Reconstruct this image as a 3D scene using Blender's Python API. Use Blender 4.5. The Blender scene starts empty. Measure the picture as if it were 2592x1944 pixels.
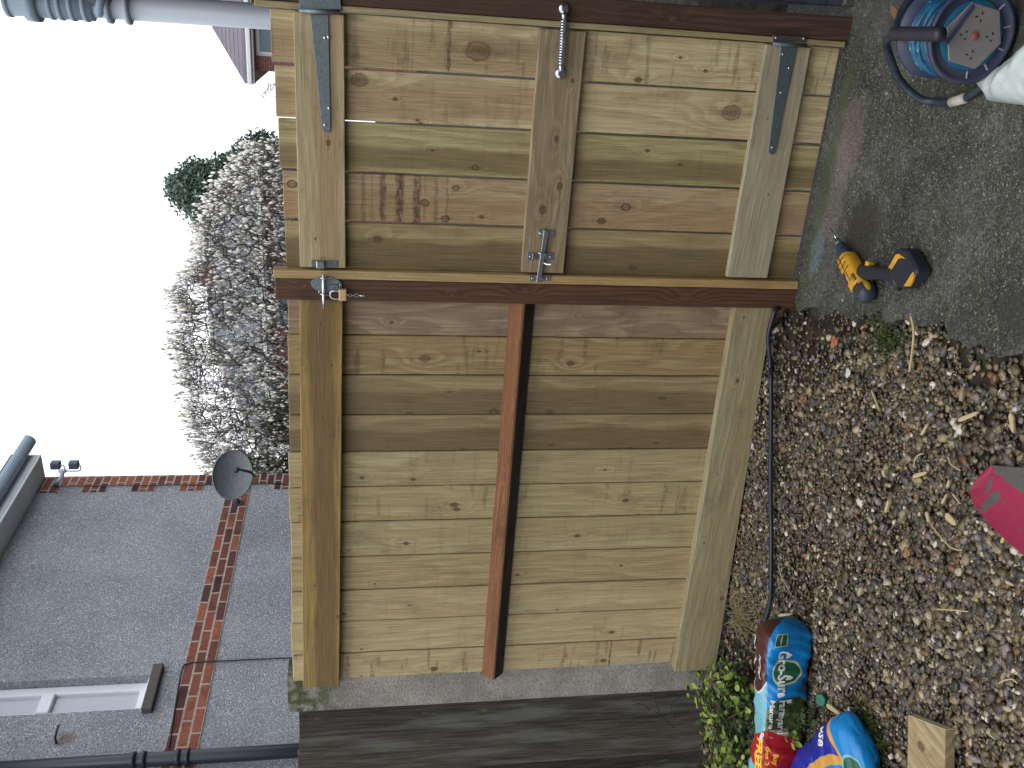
import bpy, bmesh, math, random
import numpy as np
from mathutils import Vector, Matrix, noise as mnoise

random.seed(11)
rng = np.random.default_rng(11)
SC = bpy.context.scene
COL = SC.collection
R = math.radians

# ------------------------------------------------------------------ camera
# The photograph was taken with the phone upright and is stored on its side, so
# the camera is rolled a quarter turn: world up is picture left.
FPX = 2250.0
_V = np.array([-38.0, 13500.0, FPX])
_H = np.array([-5200.0, -(FPX * FPX + 38.0 * 5200.0) / 13500.0, FPX])
_zd = _V / np.linalg.norm(_V)
_xw = -_H / np.linalg.norm(_H)
_zw = -_zd
_yw = np.cross(_zw, _xw)
RM = np.array([_xw, _yw, _zw])
CAM = np.array([0.852, -2.879, 1.544])
cam_d = bpy.data.cameras.new('camera')
cam_d.sensor_fit = 'HORIZONTAL'
cam_d.sensor_width = 36.0
cam_d.lens = FPX / 2592 * 36.0
cam_d.clip_start = 0.05
cam_d.clip_end = 500
cam = bpy.data.objects.new('camera', cam_d)
COL.objects.link(cam)
_m = Matrix.Identity(4)
for i in range(3):
    _m[i][0] = RM[i][1]
    _m[i][1] = RM[i][0]
    _m[i][2] = -RM[i][2]
    _m[i][3] = CAM[i]
cam.matrix_world = _m
SC.camera = cam

# ------------------------------------------------------------------ world, sun, exposure
SUN_EL, SUN_AZ = R(64), R(165)      # azimuth clockwise from +Y
w = bpy.data.worlds.new('World')
SC.world = w
w.use_nodes = True
wn, wl = w.node_tree.nodes, w.node_tree.links
bg = wn['Background']
sky = wn.new('ShaderNodeTexSky')
sky.sky_type = 'NISHITA'
sky.sun_disc = False
sky.sun_elevation = SUN_EL
sky.sun_rotation = SUN_AZ
sky.dust_density = 4.0
sky.air_density = 1.2
hs = wn.new('ShaderNodeHueSaturation')
hs.inputs['Saturation'].default_value = 0.35
wl.new(sky.outputs[0], hs.inputs['Color'])
tc = wn.new('ShaderNodeTexCoord')
cn = wn.new('ShaderNodeTexNoise')
cn.inputs['Scale'].default_value = 2.2
cn.inputs['Detail'].default_value = 5
wl.new(tc.outputs['Generated'], cn.inputs['Vector'])
cr = wn.new('ShaderNodeValToRGB')
cr.color_ramp.elements[0].position = 0.3
cr.color_ramp.elements[0].color = (8.0, 8.3, 9.0, 1)
cr.color_ramp.elements[1].position = 0.7
cr.color_ramp.elements[1].color = (12.0, 12.2, 12.8, 1)
wl.new(cn.outputs['Fac'], cr.inputs['Fac'])
mx = wn.new('ShaderNodeMix')
mx.data_type = 'RGBA'
mx.inputs[0].default_value = 0.85
wl.new(hs.outputs[0], mx.inputs[6])
wl.new(cr.outputs[0], mx.inputs[7])
wl.new(mx.outputs[2], bg.inputs['Color'])
bg.inputs['Strength'].default_value = 0.12

sd = bpy.data.lights.new('sun', 'SUN')
sd.energy = 0.7
sd.angle = R(35)
sd.color = (1.0, 0.95, 0.88)
sun = bpy.data.objects.new('sun', sd)
COL.objects.link(sun)
_sdir = Vector((math.sin(SUN_AZ) * math.cos(SUN_EL), math.cos(SUN_AZ) * math.cos(SUN_EL), math.sin(SUN_EL)))
sun.rotation_euler = (-_sdir).to_track_quat('-Z', 'Y').to_euler()
sun.location = (0, -4, 8)
SC.view_settings.view_transform = 'Standard'
SC.view_settings.look = 'None'
SC.view_settings.gamma = 1.0
SC.view_settings.exposure = 0.6
SC.cycles.max_bounces = 8

# ------------------------------------------------------------------ measuring: a picture point on a plane of the place
def ray(px, py):
    return RM @ np.array([972.0 - py, px - 1296.0, FPX])
def onY(p, y=0.0):
    r = ray(*p); return Vector(CAM + r * ((y - CAM[1]) / r[1]))
def onX(p, x):
    r = ray(*p); return Vector(CAM + r * ((x - CAM[0]) / r[0]))
def onZ(p, z=0.0):
    r = ray(*p); return Vector(CAM + r * ((z - CAM[2]) / r[2]))
def D(x, y):
    return (x * 2592 / 2212, y * 1944 / 1659)
def crop(x0, y0, s):
    return lambda x, y: (x0 + x / s, y0 + y / s)
K = 2212 / 864
c1, c2, c3 = crop(0, 0, K), crop(864, 0, K), crop(1728, 0, K)
c4, c5, c6 = crop(0, 648, K), crop(864, 648, K), crop(0, 1296, K)
c7, c8 = crop(864, 1296, K), crop(1728, 1296, K)
c9 = crop(1728, 648, K)

# ------------------------------------------------------------------ node helper
class NT:
    def __init__(s, name):
        s.mat = bpy.data.materials.new(name)
        s.mat.use_nodes = True
        s.n = s.mat.node_tree.nodes
        s.l = s.mat.node_tree.links
        s.b = s.n['Principled BSDF']
        s._tc = None
    def put(s, sock, v):
        if hasattr(v, 'is_output') or hasattr(v, 'links'):
            s.l.new(v, sock)
        else:
            if isinstance(v, (tuple, list)) and len(v) == 3 and sock.type == 'RGBA':
                v = (*v, 1)
            sock.default_value = v
    def m(s, op, a, b=None, c=None, clamp=False):
        n = s.n.new('ShaderNodeMath'); n.operation = op; n.use_clamp = clamp
        for i, v in enumerate((a, b, c)):
            if v is not None: s.put(n.inputs[i], v)
        return n.outputs[0]
    def tex(s, kind='Object'):
        if s._tc is None: s._tc = s.n.new('ShaderNodeTexCoord')
        return s._tc.outputs[kind]
    def uv(s):
        n = s.n.new('ShaderNodeUVMap'); n.uv_map = 'UVMap'; return n.outputs[0]
    def sep(s, v):
        n = s.n.new('ShaderNodeSeparateXYZ'); s.l.new(v, n.inputs[0]); return n.outputs
    def comb(s, x, y, z=0.0):
        n = s.n.new('ShaderNodeCombineXYZ')
        for i, v in enumerate((x, y, z)): s.put(n.inputs[i], v)
        return n.outputs[0]
    def scale(s, v, sc):
        n = s.n.new('ShaderNodeVectorMath'); n.operation = 'MULTIPLY'
        s.l.new(v, n.inputs[0]); n.inputs[1].default_value = sc if isinstance(sc, tuple) else (sc,) * 3
        return n.outputs[0]
    def add(s, v, w_):
        n = s.n.new('ShaderNodeVectorMath'); n.operation = 'ADD'
        s.l.new(v, n.inputs[0])
        if isinstance(w_, tuple): n.inputs[1].default_value = w_
        else: s.l.new(w_, n.inputs[1])
        return n.outputs[0]
    def noise(s, v, scale=5, detail=3, rough=.55, dist=0, col=False):
        n = s.n.new('ShaderNodeTexNoise')
        s.l.new(v, n.inputs['Vector'])
        n.inputs['Scale'].default_value = scale; n.inputs['Detail'].default_value = detail
        n.inputs['Roughness'].default_value = rough; n.inputs['Distortion'].default_value = dist
        return n.outputs['Color' if col else 'Fac']
    def vor(s, v, scale=5, feature='F1', out='Distance', rand=1.0):
        n = s.n.new('ShaderNodeTexVoronoi'); n.feature = feature
        s.l.new(v, n.inputs['Vector']); n.inputs['Scale'].default_value = scale
        n.inputs['Randomness'].default_value = rand
        return n.outputs[out]
    def ss(s, v, lo, hi):
        n = s.n.new('ShaderNodeMapRange'); n.interpolation_type = 'SMOOTHSTEP'
        s.put(n.inputs[0], v); n.inputs[1].default_value = lo; n.inputs[2].default_value = hi
        return n.outputs[0]
    def mix(s, f, a, b, mode='MIX'):
        n = s.n.new('ShaderNodeMix'); n.data_type = 'RGBA'; n.blend_type = mode
        s.put(n.inputs[0], f); s.put(n.inputs[6], a); s.put(n.inputs[7], b)
        return n.outputs[2]
    def ramp(s, f, stops, interp='LINEAR'):
        n = s.n.new('ShaderNodeValToRGB'); e = n.color_ramp.elements; n.color_ramp.interpolation = interp
        while len(e) < len(stops): e.new(0.5)
        for i, (p, c) in enumerate(stops):
            e[i].position = p; e[i].color = (*c, 1)
        s.l.new(f, n.inputs[0]); return n.outputs[0]
    def isl(s):
        return s.n.new('ShaderNodeNewGeometry').outputs['Random Per Island']
    def bump(s, h, strength=.3, dist=.01):
        n = s.n.new('ShaderNodeBump'); n.inputs['Strength'].default_value = strength
        n.inputs['Distance'].default_value = dist
        s.l.new(h, n.inputs['Height']); s.l.new(n.outputs[0], s.b.inputs['Normal'])
    def fin(s, col=None, rough=.7, metal=0.0, spec=.4):
        if col is not None: s.put(s.b.inputs['Base Color'], col)
        s.put(s.b.inputs['Roughness'], rough); s.put(s.b.inputs['Metallic'], metal)
        s.put(s.b.inputs['Specular IOR Level'], spec)
        return s.mat

# ------------------------------------------------------------------ materials
def wood(name, light, dark, heart, seed, knots=(), hamt=.6, hlo=.45, freq=22, swirl=7, stain=.0, wear=.3, rough=.7, contrast=1.05, hcen=None, grey=True, hv=None, bands=()):
    """planed softwood; uv in metres: u across the grain, v along it. knots: (u, v, radius, ring 0..1)"""
    t = NT(name)
    uvs = t.sep(t.uv()); u, v = uvs[0], uvs[1]
    k = float(seed)
    if grey: light, dark, heart = [(c[0] * 1.06, c[1] * 1.13, c[2] * 1.13) for c in (light, dark, heart)]
    low = t.noise(t.comb(t.m('MULTIPLY', u, 5), t.m('MULTIPLY', v, .8), k), 1, 2, .5)
    mid = t.noise(t.comb(t.m('MULTIPLY', u, 16), t.m('MULTIPLY', v, 2.2), k + 3), 1, 2, .5)
    ring = t.m('ADD', t.m('MULTIPLY', u, freq), t.m('MULTIPLY', low, swirl))
    ring = t.m('ADD', ring, t.m('MULTIPLY', mid, 1.6))
    kn_dark = None; kn_ring = None
    if knots:
        kwob = t.m('SUBTRACT', t.noise(t.comb(t.m('MULTIPLY', u, 70), t.m('MULTIPLY', v, 60), k + 77), 1, 3, .6), .5)
        kwob2 = t.m('SUBTRACT', t.noise(t.comb(t.m('MULTIPLY', u, 60), t.m('MULTIPLY', v, 70), k + 87), 1, 3, .6), .5)
    for (ku, kv, kr, kt) in knots:
        du = t.m('DIVIDE', t.m('SUBTRACT', u, ku), kr)
        dv = t.m('DIVIDE', t.m('SUBTRACT', v, kv), kr * 1.35)
        du = t.m('ADD', du, t.m('MULTIPLY', kwob, .45)); dv = t.m('ADD', dv, t.m('MULTIPLY', kwob2, .5))
        d2 = t.m('ADD', t.m('MULTIPLY', du, du), t.m('MULTIPLY', dv, dv))
        dvs = t.m('MULTIPLY', dv, .36)
        d2w = t.m('ADD', t.m('MULTIPLY', t.m('MULTIPLY', du, du), .35), t.m('MULTIPLY', dvs, dvs))
        ring = t.m('ADD', ring, t.m('MULTIPLY', t.m('EXPONENT', t.m('MULTIPLY', d2w, -.55)), 1.5 + 60 * kr))
        d = t.m('SQRT', d2)
        core = t.ss(d, 1.12, .78)
        big_ = min(kr / .03, 1)
        rg = t.m('MULTIPLY', t.ss(t.m('ABSOLUTE', t.m('SUBTRACT', d, .85)), .28 - .14 * big_, .08 - .04 * big_), .45 + .55 * kt)
        if kr > .015:
            core = t.m('MULTIPLY', core, t.m('ADD', .70, t.m('MULTIPLY', t.m('SINE', t.m('MULTIPLY', d, 17)), .15)))
            rg = t.m('MULTIPLY', rg, .45)
        if kt > .5:
            core = t.m('MULTIPLY', core, .4)
        kn_dark = core if kn_dark is None else t.m('MAXIMUM', kn_dark, core)
        kn_ring = rg if kn_ring is None else t.m('MAXIMUM', kn_ring, rg)
        tail = t.m('MULTIPLY', t.ss(t.m('ABSOLUTE', du), .5, .1), t.ss(t.m('ABSOLUTE', dv), 3.2, .8))
        kn_ring = t.m('MAXIMUM', kn_ring, t.m('MULTIPLY', tail, .38))
    fr = t.m('FRACT', ring)
    band = t.m('MULTIPLY', t.ss(fr, .05, .8), t.ss(fr, 1.0, .88))
    fib = t.noise(t.comb(t.m('MULTIPLY', u, 330), t.m('MULTIPLY', v, 6), k), 1, 3, .65)
    fib2 = t.noise(t.comb(t.m('MULTIPLY', u, 90), t.m('MULTIPLY', v, 1.6), k + 9), 1, 3, .6)
    col = t.mix(t.m('MULTIPLY', band, .62 * contrast), light, dark)
    col = t.mix(t.m('MULTIPLY', t.ss(fib2, .35, .75), .58 * contrast), col, dark)
    if hcen is None:
        hm = t.noise(t.comb(t.m('MULTIPLY', u, 9), t.m('MULTIPLY', v, .5), k + 21), 1, 2, .5)
        hm = t.ss(hm, hlo, hlo + .1)
    else:
        wob = t.m('MULTIPLY', t.m('SUBTRACT', t.noise(t.comb(u, t.m('MULTIPLY', v, 2.0), k), 1, 2), .5), .07)
        hm = t.ss(t.m('ABSOLUTE', t.m('SUBTRACT', t.m('ADD', u, wob), hcen[0])), hcen[1] + .012, hcen[1] - .012)
    if hv is not None: hm = t.m('MULTIPLY', hm, t.ss(v, hv - .06, hv + .06))
    col = t.mix(t.m('MULTIPLY', hm, hamt), col, heart)
    blot = t.noise(t.comb(t.m('MULTIPLY', u, 12), t.m('MULTIPLY', v, 5), k + 5), 1, 4, .65)
    col = t.mix(t.m('MULTIPLY', t.ss(blot, .50, .80), .75), col, (dark[0] * .62, dark[1] * .62, dark[2] * .66))
    col = t.mix(1.0, col, t.ramp(fib, [(.3, (.62, .6, .58)), (.62, (1.10, 1.10, 1.10))]), 'MULTIPLY')
    if bands:
        bw_ = t.m('MULTIPLY', t.m('SUBTRACT', t.noise(t.comb(t.m('MULTIPLY', u, 30), t.m('MULTIPLY', v, 50), k + 50), 1, 3, .6), .5), .022)
        bn_ = t.ss(t.noise(t.comb(t.m('MULTIPLY', u, 45), t.m('MULTIPLY', v, 60), k + 51), 1, 3, .7), .25, .6)
        for (v0_, w_, am_) in bands:
            bm_ = t.ss(t.m('ABSOLUTE', t.m('ADD', t.m('SUBTRACT', v, v0_), bw_)), w_, w_ * .35)
            col = t.mix(t.m('MULTIPLY', t.m('MULTIPLY', bm_, bn_), am_), col, (.07, .038, .024))
    if stain > 0:
        sn = t.noise(t.comb(t.m('MULTIPLY', u, 5), t.m('MULTIPLY', v, 34), k + 40), 1, 2, .5)
        sn2 = t.noise(t.comb(t.m('MULTIPLY', u, 60), t.m('MULTIPLY', v, 40), k + 41), 1, 2, .6)
        sm_ = t.m('MULTIPLY', t.m('MULTIPLY', t.ss(sn, .56, .68), stain), t.ss(sn2, .25, .6))
        col = t.mix(sm_, col, (.085, .045, .026))
    sp = t.noise(t.comb(t.m('MULTIPLY', u, 170), t.m('MULTIPLY', v, 75), k + 60), 1, 4, .7)
    col = t.mix(t.m('MULTIPLY', t.ss(sp, .62, .72), .85 * wear), col, (.07, .048, .032))
    sp3 = t.noise(t.comb(t.m('MULTIPLY', u, 420), t.m('MULTIPLY', v, 260), k + 61), 1, 2, .7)
    col = t.mix(t.m('MULTIPLY', t.ss(sp3, .35, .7), .22), t.mix(1.0, col, (.82, .82, .82), 'MULTIPLY'), t.mix(1.0, col, (1.18, 1.18, 1.18), 'MULTIPLY'))
    if kn_dark is not None:
        col = t.mix(t.m('MULTIPLY', kn_dark, .8), col, (.12, .058, .032))
        col = t.mix(t.m('MULTIPLY', kn_ring, .88), col, (.032, .02, .014))
    h = t.m('ADD', t.m('MULTIPLY', band, -.4), t.m('MULTIPLY', fib, .5))
    t.bump(h, .25, .0015)
    return t.fin(col, rough, 0, .3)

def wood_ng(*a, **k):
    return wood(*a, grey=False, **k)

def metal(name, col, rough=.35, metallic=.9, mottling=.25, scale=60):
    t = NT(name)
    n = t.noise(t.tex(), scale, 4, .6)
    c = t.mix(t.m('MULTIPLY', t.ss(n, .35, .7), mottling), col, tuple(x * .45 for x in col))
    return t.fin(c, t.m('ADD', t.m('MULTIPLY', n, .25), rough - .1), metallic, .5)

def plain(name, col, rough=.6, var=.25, scale=20, spec=.4, dirt=None, dirt_amt=.5, dscale=9, bump=0.0):
    t = NT(name)
    n = t.noise(t.tex(), scale, 4, .6)
    c = t.mix(t.m('MULTIPLY', t.ss(n, .3, .75), var), col, tuple(x * .55 for x in col))
    if dirt:
        d = t.noise(t.tex(), dscale, 5, .65)
        c = t.mix(t.m('MULTIPLY', t.ss(d, .5, .62), dirt_amt), c, dirt)
    if bump: t.bump(n, bump, .004)
    return t.fin(c, rough, 0, spec)

# ------------------------------------------------------------------ mesh helpers
class MB:
    def __init__(s):
        s.v, s.f, s.uv, s.mi, s.sm = [], [], [], [], []
    def add(s, geo, mi=0, uvf=None, sm=False, M=None):
        vs, fs = geo
        vs = [Vector(p) for p in vs]
        b = len(s.v)
        for f in fs:
            if uvf:
                s.uv.append([uvf(vs[i]) for i in f])
            else:
                s.uv.append([(vs[i].x + vs[i].y * .7, vs[i].z) for i in f])
            s.f.append([b + i for i in f]); s.mi.append(mi); s.sm.append(sm)
        s.v += [(M @ p if M else p) for p in vs]
        return s
    def build(s, name, mats, parent=None, world=True):
        me = bpy.data.meshes.new(name)
        off = Vector((0, 0, 0))
        if parent is not None and world:
            p = parent
            while p is not None:
                off += p.location; p = p.parent
        me.from_pydata([tuple(p - off) for p in s.v], [], s.f)
        uvl = me.uv_layers.new(name='UVMap')
        flat = [c for f in s.uv for q in f for c in q]
        uvl.data.foreach_set('uv', flat)
        me.polygons.foreach_set('material_index', s.mi)
        me.polygons.foreach_set('use_smooth', s.sm)
        for m_ in (mats if isinstance(mats, (list, tuple)) else [mats]): me.materials.append(m_)
        me.update()
        o = bpy.data.objects.new(name, me)
        COL.objects.link(o)
        if parent is not None: o.parent = parent
        return o

def bm_out(bm):
    bm.verts.index_update()
    r = ([v.co.copy() for v in bm.verts], [[v.index for v in f.verts] for f in bm.faces])
    bm.free(); return r
def box(a, b, bev=.002, seg=1, shear=None):
    a = Vector((min(a[0], b[0]), min(a[1], b[1]), min(a[2], b[2]))), Vector((max(a[0], b[0]), max(a[1], b[1]), max(a[2], b[2])))
    lo, hi = a
    bm = bmesh.new()
    vs = [bm.verts.new((x, y, z)) for x in (lo.x, hi.x) for y in (lo.y, hi.y) for z in (lo.z, hi.z)]
    for q in ((0, 1, 3, 2), (4, 6, 7, 5), (0, 4, 5, 1), (2, 3, 7, 6), (0, 2, 6, 4), (1, 5, 7, 3)):
        bm.faces.new([vs[i] for i in q])
    if bev > 0:
        bmesh.ops.bevel(bm, geom=list(bm.edges), offset=bev, segments=seg, profile=.6, affect='EDGES')
    if shear:
        for v in bm.verts: shear(v.co)
    bmesh.ops.recalc_face_normals(bm, faces=bm.faces)
    return bm_out(bm)
def prism(poly, n, bev=0.0):
    """poly: list of Vectors (planar), extruded by vector n"""
    bm = bmesh.new()
    a = [bm.verts.new(p) for p in poly]
    b = [bm.verts.new(p + n) for p in poly]
    bm.faces.new(a); bm.faces.new(b[::-1])
    L = len(poly)
    for i in range(L):
        bm.faces.new((a[i], b[i], b[(i + 1) % L], a[(i + 1) % L]))
    bmesh.ops.recalc_face_normals(bm, faces=bm.faces)
    if bev > 0:
        bmesh.ops.bevel(bm, geom=list(bm.edges), offset=bev, segments=1, affect='EDGES')
    return bm_out(bm)
def frames(pts, closed=False):
    n = len(pts); T = []
    for i in range(n):
        a = pts[(i - 1) % n] if closed or i > 0 else pts[i]
        b = pts[(i + 1) % n] if closed or i < n - 1 else pts[i]
        d = (b - a)
        T.append(d.normalized() if d.length > 1e-9 else Vector((0, 0, 1)))
    up = Vector((0, 0, 1)) if abs(T[0].z) < .9 else Vector((1, 0, 0))
    N = [(up - T[0] * up.dot(T[0])).normalized()]
    for i in range(1, n):
        q = T[i - 1].rotation_difference(T[i])
        N.append((q @ N[-1]).normalized())
    return T, N
def tube(pts, r, n=8, caps=True, closed=False):
    pts = [Vector(p) for p in pts]
    T, N = frames(pts, closed)
    vs, fs = [], []
    for i, p in enumerate(pts):
        rr = r[i] if isinstance(r, (list, tuple)) else r
        B = T[i].cross(N[i])
        for j in range(n):
            a = 2 * math.pi * j / n
            vs.append(p + (N[i] * math.cos(a) + B * math.sin(a)) * rr)
    m_ = len(pts)
    for i in range(m_ if closed else m_ - 1):
        for j in range(n):
            k2 = (i + 1) % m_
            fs.append([i * n + j, i * n + (j + 1) % n, k2 * n + (j + 1) % n, k2 * n + j])
    if caps and not closed:
        fs.append(list(range(n))[::-1]); fs.append([(m_ - 1) * n + j for j in range(n)])
    return vs, fs
def spline(P, n=8):
    P = [Vector(p) for p in P]
    Q = [P[0] * 2 - P[1]] + P + [P[-1] * 2 - P[-2]]
    out = []
    for i in range(1, len(Q) - 2):
        for k in range(n):
            t = k / n
            a, b, c, d = Q[i - 1], Q[i], Q[i + 1], Q[i + 2]
            out.append(.5 * ((2 * b) + (c - a) * t + (2 * a - 5 * b + 4 * c - d) * t * t + (3 * b - a - 3 * c + d) * t ** 3))
    out.append(P[-1]); return out
def lathe(prof, o, axis, n=24, caps=True):
    """prof: (distance along axis, radius)"""
    o = Vector(o); ax = Vector(axis).normalized()
    up = Vector((0, 0, 1)) if abs(ax.z) < .9 else Vector((1, 0, 0))
    N = (up - ax * up.dot(ax)).normalized(); B = ax.cross(N)
    vs, fs = [], []
    for (d, r) in prof:
        for j in range(n):
            a = 2 * math.pi * j / n
            vs.append(o + ax * d + (N * math.cos(a) + B * math.sin(a)) * max(r, 1e-4))
    for i in range(len(prof) - 1):
        for j in range(n):
            fs.append([i * n + j, i * n + (j + 1) % n, (i + 1) * n + (j + 1) % n, (i + 1) * n + j])
    if caps:
        fs.append(list(range(n))[::-1]); fs.append([(len(prof) - 1) * n + j for j in range(n)])
    return vs, fs
def grid(nu, nv, fn, closed_v=False):
    vs = [fn(i / (nu - 1), j / (nv if closed_v else nv - 1)) for i in range(nu) for j in range(nv)]
    fs = []
    for i in range(nu - 1):
        for j in range(nv if closed_v else nv - 1):
            fs.append([i * nv + j, i * nv + (j + 1) % nv, (i + 1) * nv + (j + 1) % nv, (i + 1) * nv + j])
    return vs, fs
def plate(pix, Y, th, bev=0.0):
    """plate lying on the gate: outline points seen in the picture, front at depth Y"""
    return prism([onY(p, Y) for p in pix], Vector((0, th, 0)), bev)
def thing(name, label, cat, loc, group=None, rotz=0.0):
    o = bpy.data.objects.new(name, None); COL.objects.link(o)
    o.empty_display_size = .1
    o.location = loc; o.rotation_euler = (0, 0, rotz)
    o['label'] = label; o['category'] = cat
    if group: o['group'] = group
    return o
def tag(o, label, cat, group=None):
    o['label'] = label; o['category'] = cat
    if group: o['group'] = group
    return o
def kind(o, k):
    o['kind'] = k; return o
UZ = lambda off=0.0: (lambda p: (p.x + p.y * .7 + off, p.z))
UX = lambda off=0.0: (lambda p: (p.z + p.y * .7 + off, p.x))
UYg = lambda off=0.0: (lambda p: (p.x + p.z * .7 + off, p.y))

def numpy_mesh(name, V, Fq, mats, uv=None, smooth=True):
    """V (n,3), Fq (m,3|4) -> object"""
    me = bpy.data.meshes.new(name)
    n, m_, k_ = len(V), len(Fq), Fq.shape[1]
    me.vertices.add(n); me.vertices.foreach_set('co', V.astype(np.float32).ravel())
    me.loops.add(m_ * k_); me.loops.foreach_set('vertex_index', Fq.astype(np.int32).ravel())
    me.polygons.add(m_)
    me.polygons.foreach_set('loop_start', (np.arange(m_) * k_).astype(np.int32))
    me.polygons.foreach_set('loop_total', np.full(m_, k_, np.int32))
    me.polygons.foreach_set('use_smooth', np.full(m_, smooth, bool))
    for q in mats: me.materials.append(q)
    me.update(calc_edges=True); me.validate()
    o = bpy.data.objects.new(name, me); COL.objects.link(o); return o
def rand_rot(n, tilt=None):
    """n random rotation matrices; tilt limits the lean from upright (radians)"""
    a = rng.uniform(0, 2 * np.pi, n)
    if tilt is None:
        q = rng.normal(size=(n, 4)); q /= np.linalg.norm(q, axis=1)[:, None]
        w_, x, y, z = q.T
        return np.stack([np.stack([1 - 2 * (y * y + z * z), 2 * (x * y - z * w_), 2 * (x * z + y * w_)], -1),
                         np.stack([2 * (x * y + z * w_), 1 - 2 * (x * x + z * z), 2 * (y * z - x * w_)], -1),
                         np.stack([2 * (x * z - y * w_), 2 * (y * z + x * w_), 1 - 2 * (x * x + y * y)], -1)], 1)
    b = rng.uniform(-1, 1, n) * tilt; c_ = rng.uniform(0, 2 * np.pi, n)
    Z = np.zeros(n); O = np.ones(n)
    def rz(t): return np.stack([np.stack([np.cos(t), -np.sin(t), Z], -1), np.stack([np.sin(t), np.cos(t), Z], -1), np.stack([Z, Z, O], -1)], 1)
    rx = np.stack([np.stack([O, Z, Z], -1), np.stack([Z, np.cos(b), -np.sin(b)], -1), np.stack([Z, np.sin(b), np.cos(b)], -1)], 1)
    return rz(c_) @ rx @ rz(a)
def scatter(name, protos, P, Rm, Sc, mats, smooth=True):
    """one mesh holding a copy of a random prototype at each P"""
    which = rng.integers(0, len(protos), len(P)); VV, FF, b = [], [], 0
    for k_, (pv, pf) in enumerate(protos):
        idx = np.where(which == k_)[0]
        if len(idx) == 0: continue
        q = pv[None] * Sc[idx][:, None, :]
        q = np.einsum('nij,nvj->nvi', Rm[idx], q) + P[idx][:, None, :]
        VV.append(q.reshape(-1, 3))
        FF.append((pf[None] + (np.arange(len(idx)) * len(pv))[:, None, None]).reshape(-1, pf.shape[1]) + b)
        b += len(idx) * len(pv)
    return numpy_mesh(name, np.concatenate(VV), np.concatenate(FF), mats, smooth=smooth)
def ico(sub):
    bm = bmesh.new(); bmesh.ops.create_icosphere(bm, subdivisions=sub, radius=1)
    v, f = bm_out(bm); return np.array([tuple(p) for p in v]), np.array(f)

# ================================================================== THE GROUND
def conc_edge(y):
    """x of the ragged left edge of the concrete path"""
    pts = [(-4.5, .26), (-1.6, .2), (-1.129, .164), (-.97, .11), (-.83, .12), (-.68, .088), (-.593, .043), (-.426, .008), (-.04, -.09), (.5, -.1)]
    for (y0, x0), (y1, x1) in zip(pts, pts[1:]):
        if y <= y1: break
    t = min(max((y - y0) / (y1 - y0), 0), 1)
    return x0 + (x1 - x0) * t + .014 * math.sin(y * 37) + .01 * math.sin(y * 83 + 1)
def soil_h(x, y):
    """height of the bedded ground left of the path"""
    m_ = .06 * math.exp(-((y - .05) / .2) ** 2) * min(max((-x - .12) / .1, 0), 1) * min(max((x + 1.5) / .7, 0), 1)
    return -.012 + m_ + .006 * math.sin(x * 9 + y * 4) + .005 * math.sin(y * 13 - x * 5)

t = NT('soil')
n = t.noise(t.tex(), 18, 5, .65)
c_ = t.mix(t.ss(n, .35, .7), (.012, .010, .007), (.040, .033, .022))
c_ = t.mix(t.ss(t.noise(t.tex(), 4, 3), .55, .7), c_, (.04, .045, .02))
t.bump(t.noise(t.tex(), 60, 4), .6, .01)
M_soil = t.fin(c_, .95, 0, .2)

t = NT('mossy concrete')
o_ = t.tex(); xyz = t.sep(o_)
n1 = t.noise(o_, 3.2, 5, .62); n2 = t.noise(o_, 40, 4, .7); n3 = t.noise(o_, 9, 4, .6)
c_ = t.mix(t.ss(n1, .38, .64), (.034, .034, .029), (.105, .103, .09))
c_ = t.mix(t.m('MULTIPLY', t.ss(n3, .44, .64), .8), c_, (.055, .066, .036))
c_ = t.mix(t.ss(n2, .4, .72), t.mix(1.0, c_, (.6, .6, .6), 'MULTIPLY'), c_)
wv = t.add(o_, t.scale(t.noise(o_, 55, 2, col=True), .022))
def grit(sc, lo, thr, amt, col, c0):
    d_ = t.vor(wv, sc); q_ = t.sep(t.vor(wv, sc, out='Color'))
    return t.mix(t.m('MULTIPLY', t.m('MULTIPLY', t.ss(d_, lo, lo * .5), t.ss(q_[0], thr, thr + .12)), amt), c0, col)
n5 = t.noise(o_, 150, 3, .7)
c_ = t.mix(t.ss(n5, .35, .68), t.mix(1.0, c_, (.5, .5, .5), 'MULTIPLY'), t.mix(1.0, c_, (1.35, 1.36, 1.36), 'MULTIPLY'))
c_ = grit(85, .34, .80, .8, (.27, .26, .18), c_)
c_ = grit(150, .42, .62, .75, (.20, .205, .19), c_)
c_ = grit(230, .45, .55, .7, (.165, .17, .165), c_)
c_ = grit(120, .5, .70, .7, (.018, .018, .015), c_)
gate_ = n5
# a pinkish mortar smear along the gate and a bluish one by the gate post
def spot(x0, y0, rx, ry, amt, nscale=9.0):
    dx = t.m('DIVIDE', t.m('SUBTRACT', xyz[0], x0), rx); dy = t.m('DIVIDE', t.m('SUBTRACT', xyz[1], y0), ry)
    d = t.m('SQRT', t.m('ADD', t.m('MULTIPLY', dx, dx), t.m('MULTIPLY', dy, dy)))
    d = t.m('ADD', d, t.m('MULTIPLY', t.m('SUBTRACT', t.noise(o_, nscale, 4), .5), 1.6))
    return t.m('MULTIPLY', t.ss(d, 1.1, .6), amt)
c_ = t.mix(t.m('MULTIPLY', spot(.52, -.14, .14, .10, .55, 16.0), t.ss(n5, .2, .6)), c_, (.17, .135, .118))
c_ = t.mix(t.m('MULTIPLY', spot(.32, -.12, .2, .07, .5, 16.0), t.ss(n5, .2, .6)), c_, (.15, .125, .118))
c_ = t.mix(spot(.36, -.05, .5, .04, .55, 18.0), c_, (.05, .065, .03))
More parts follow.
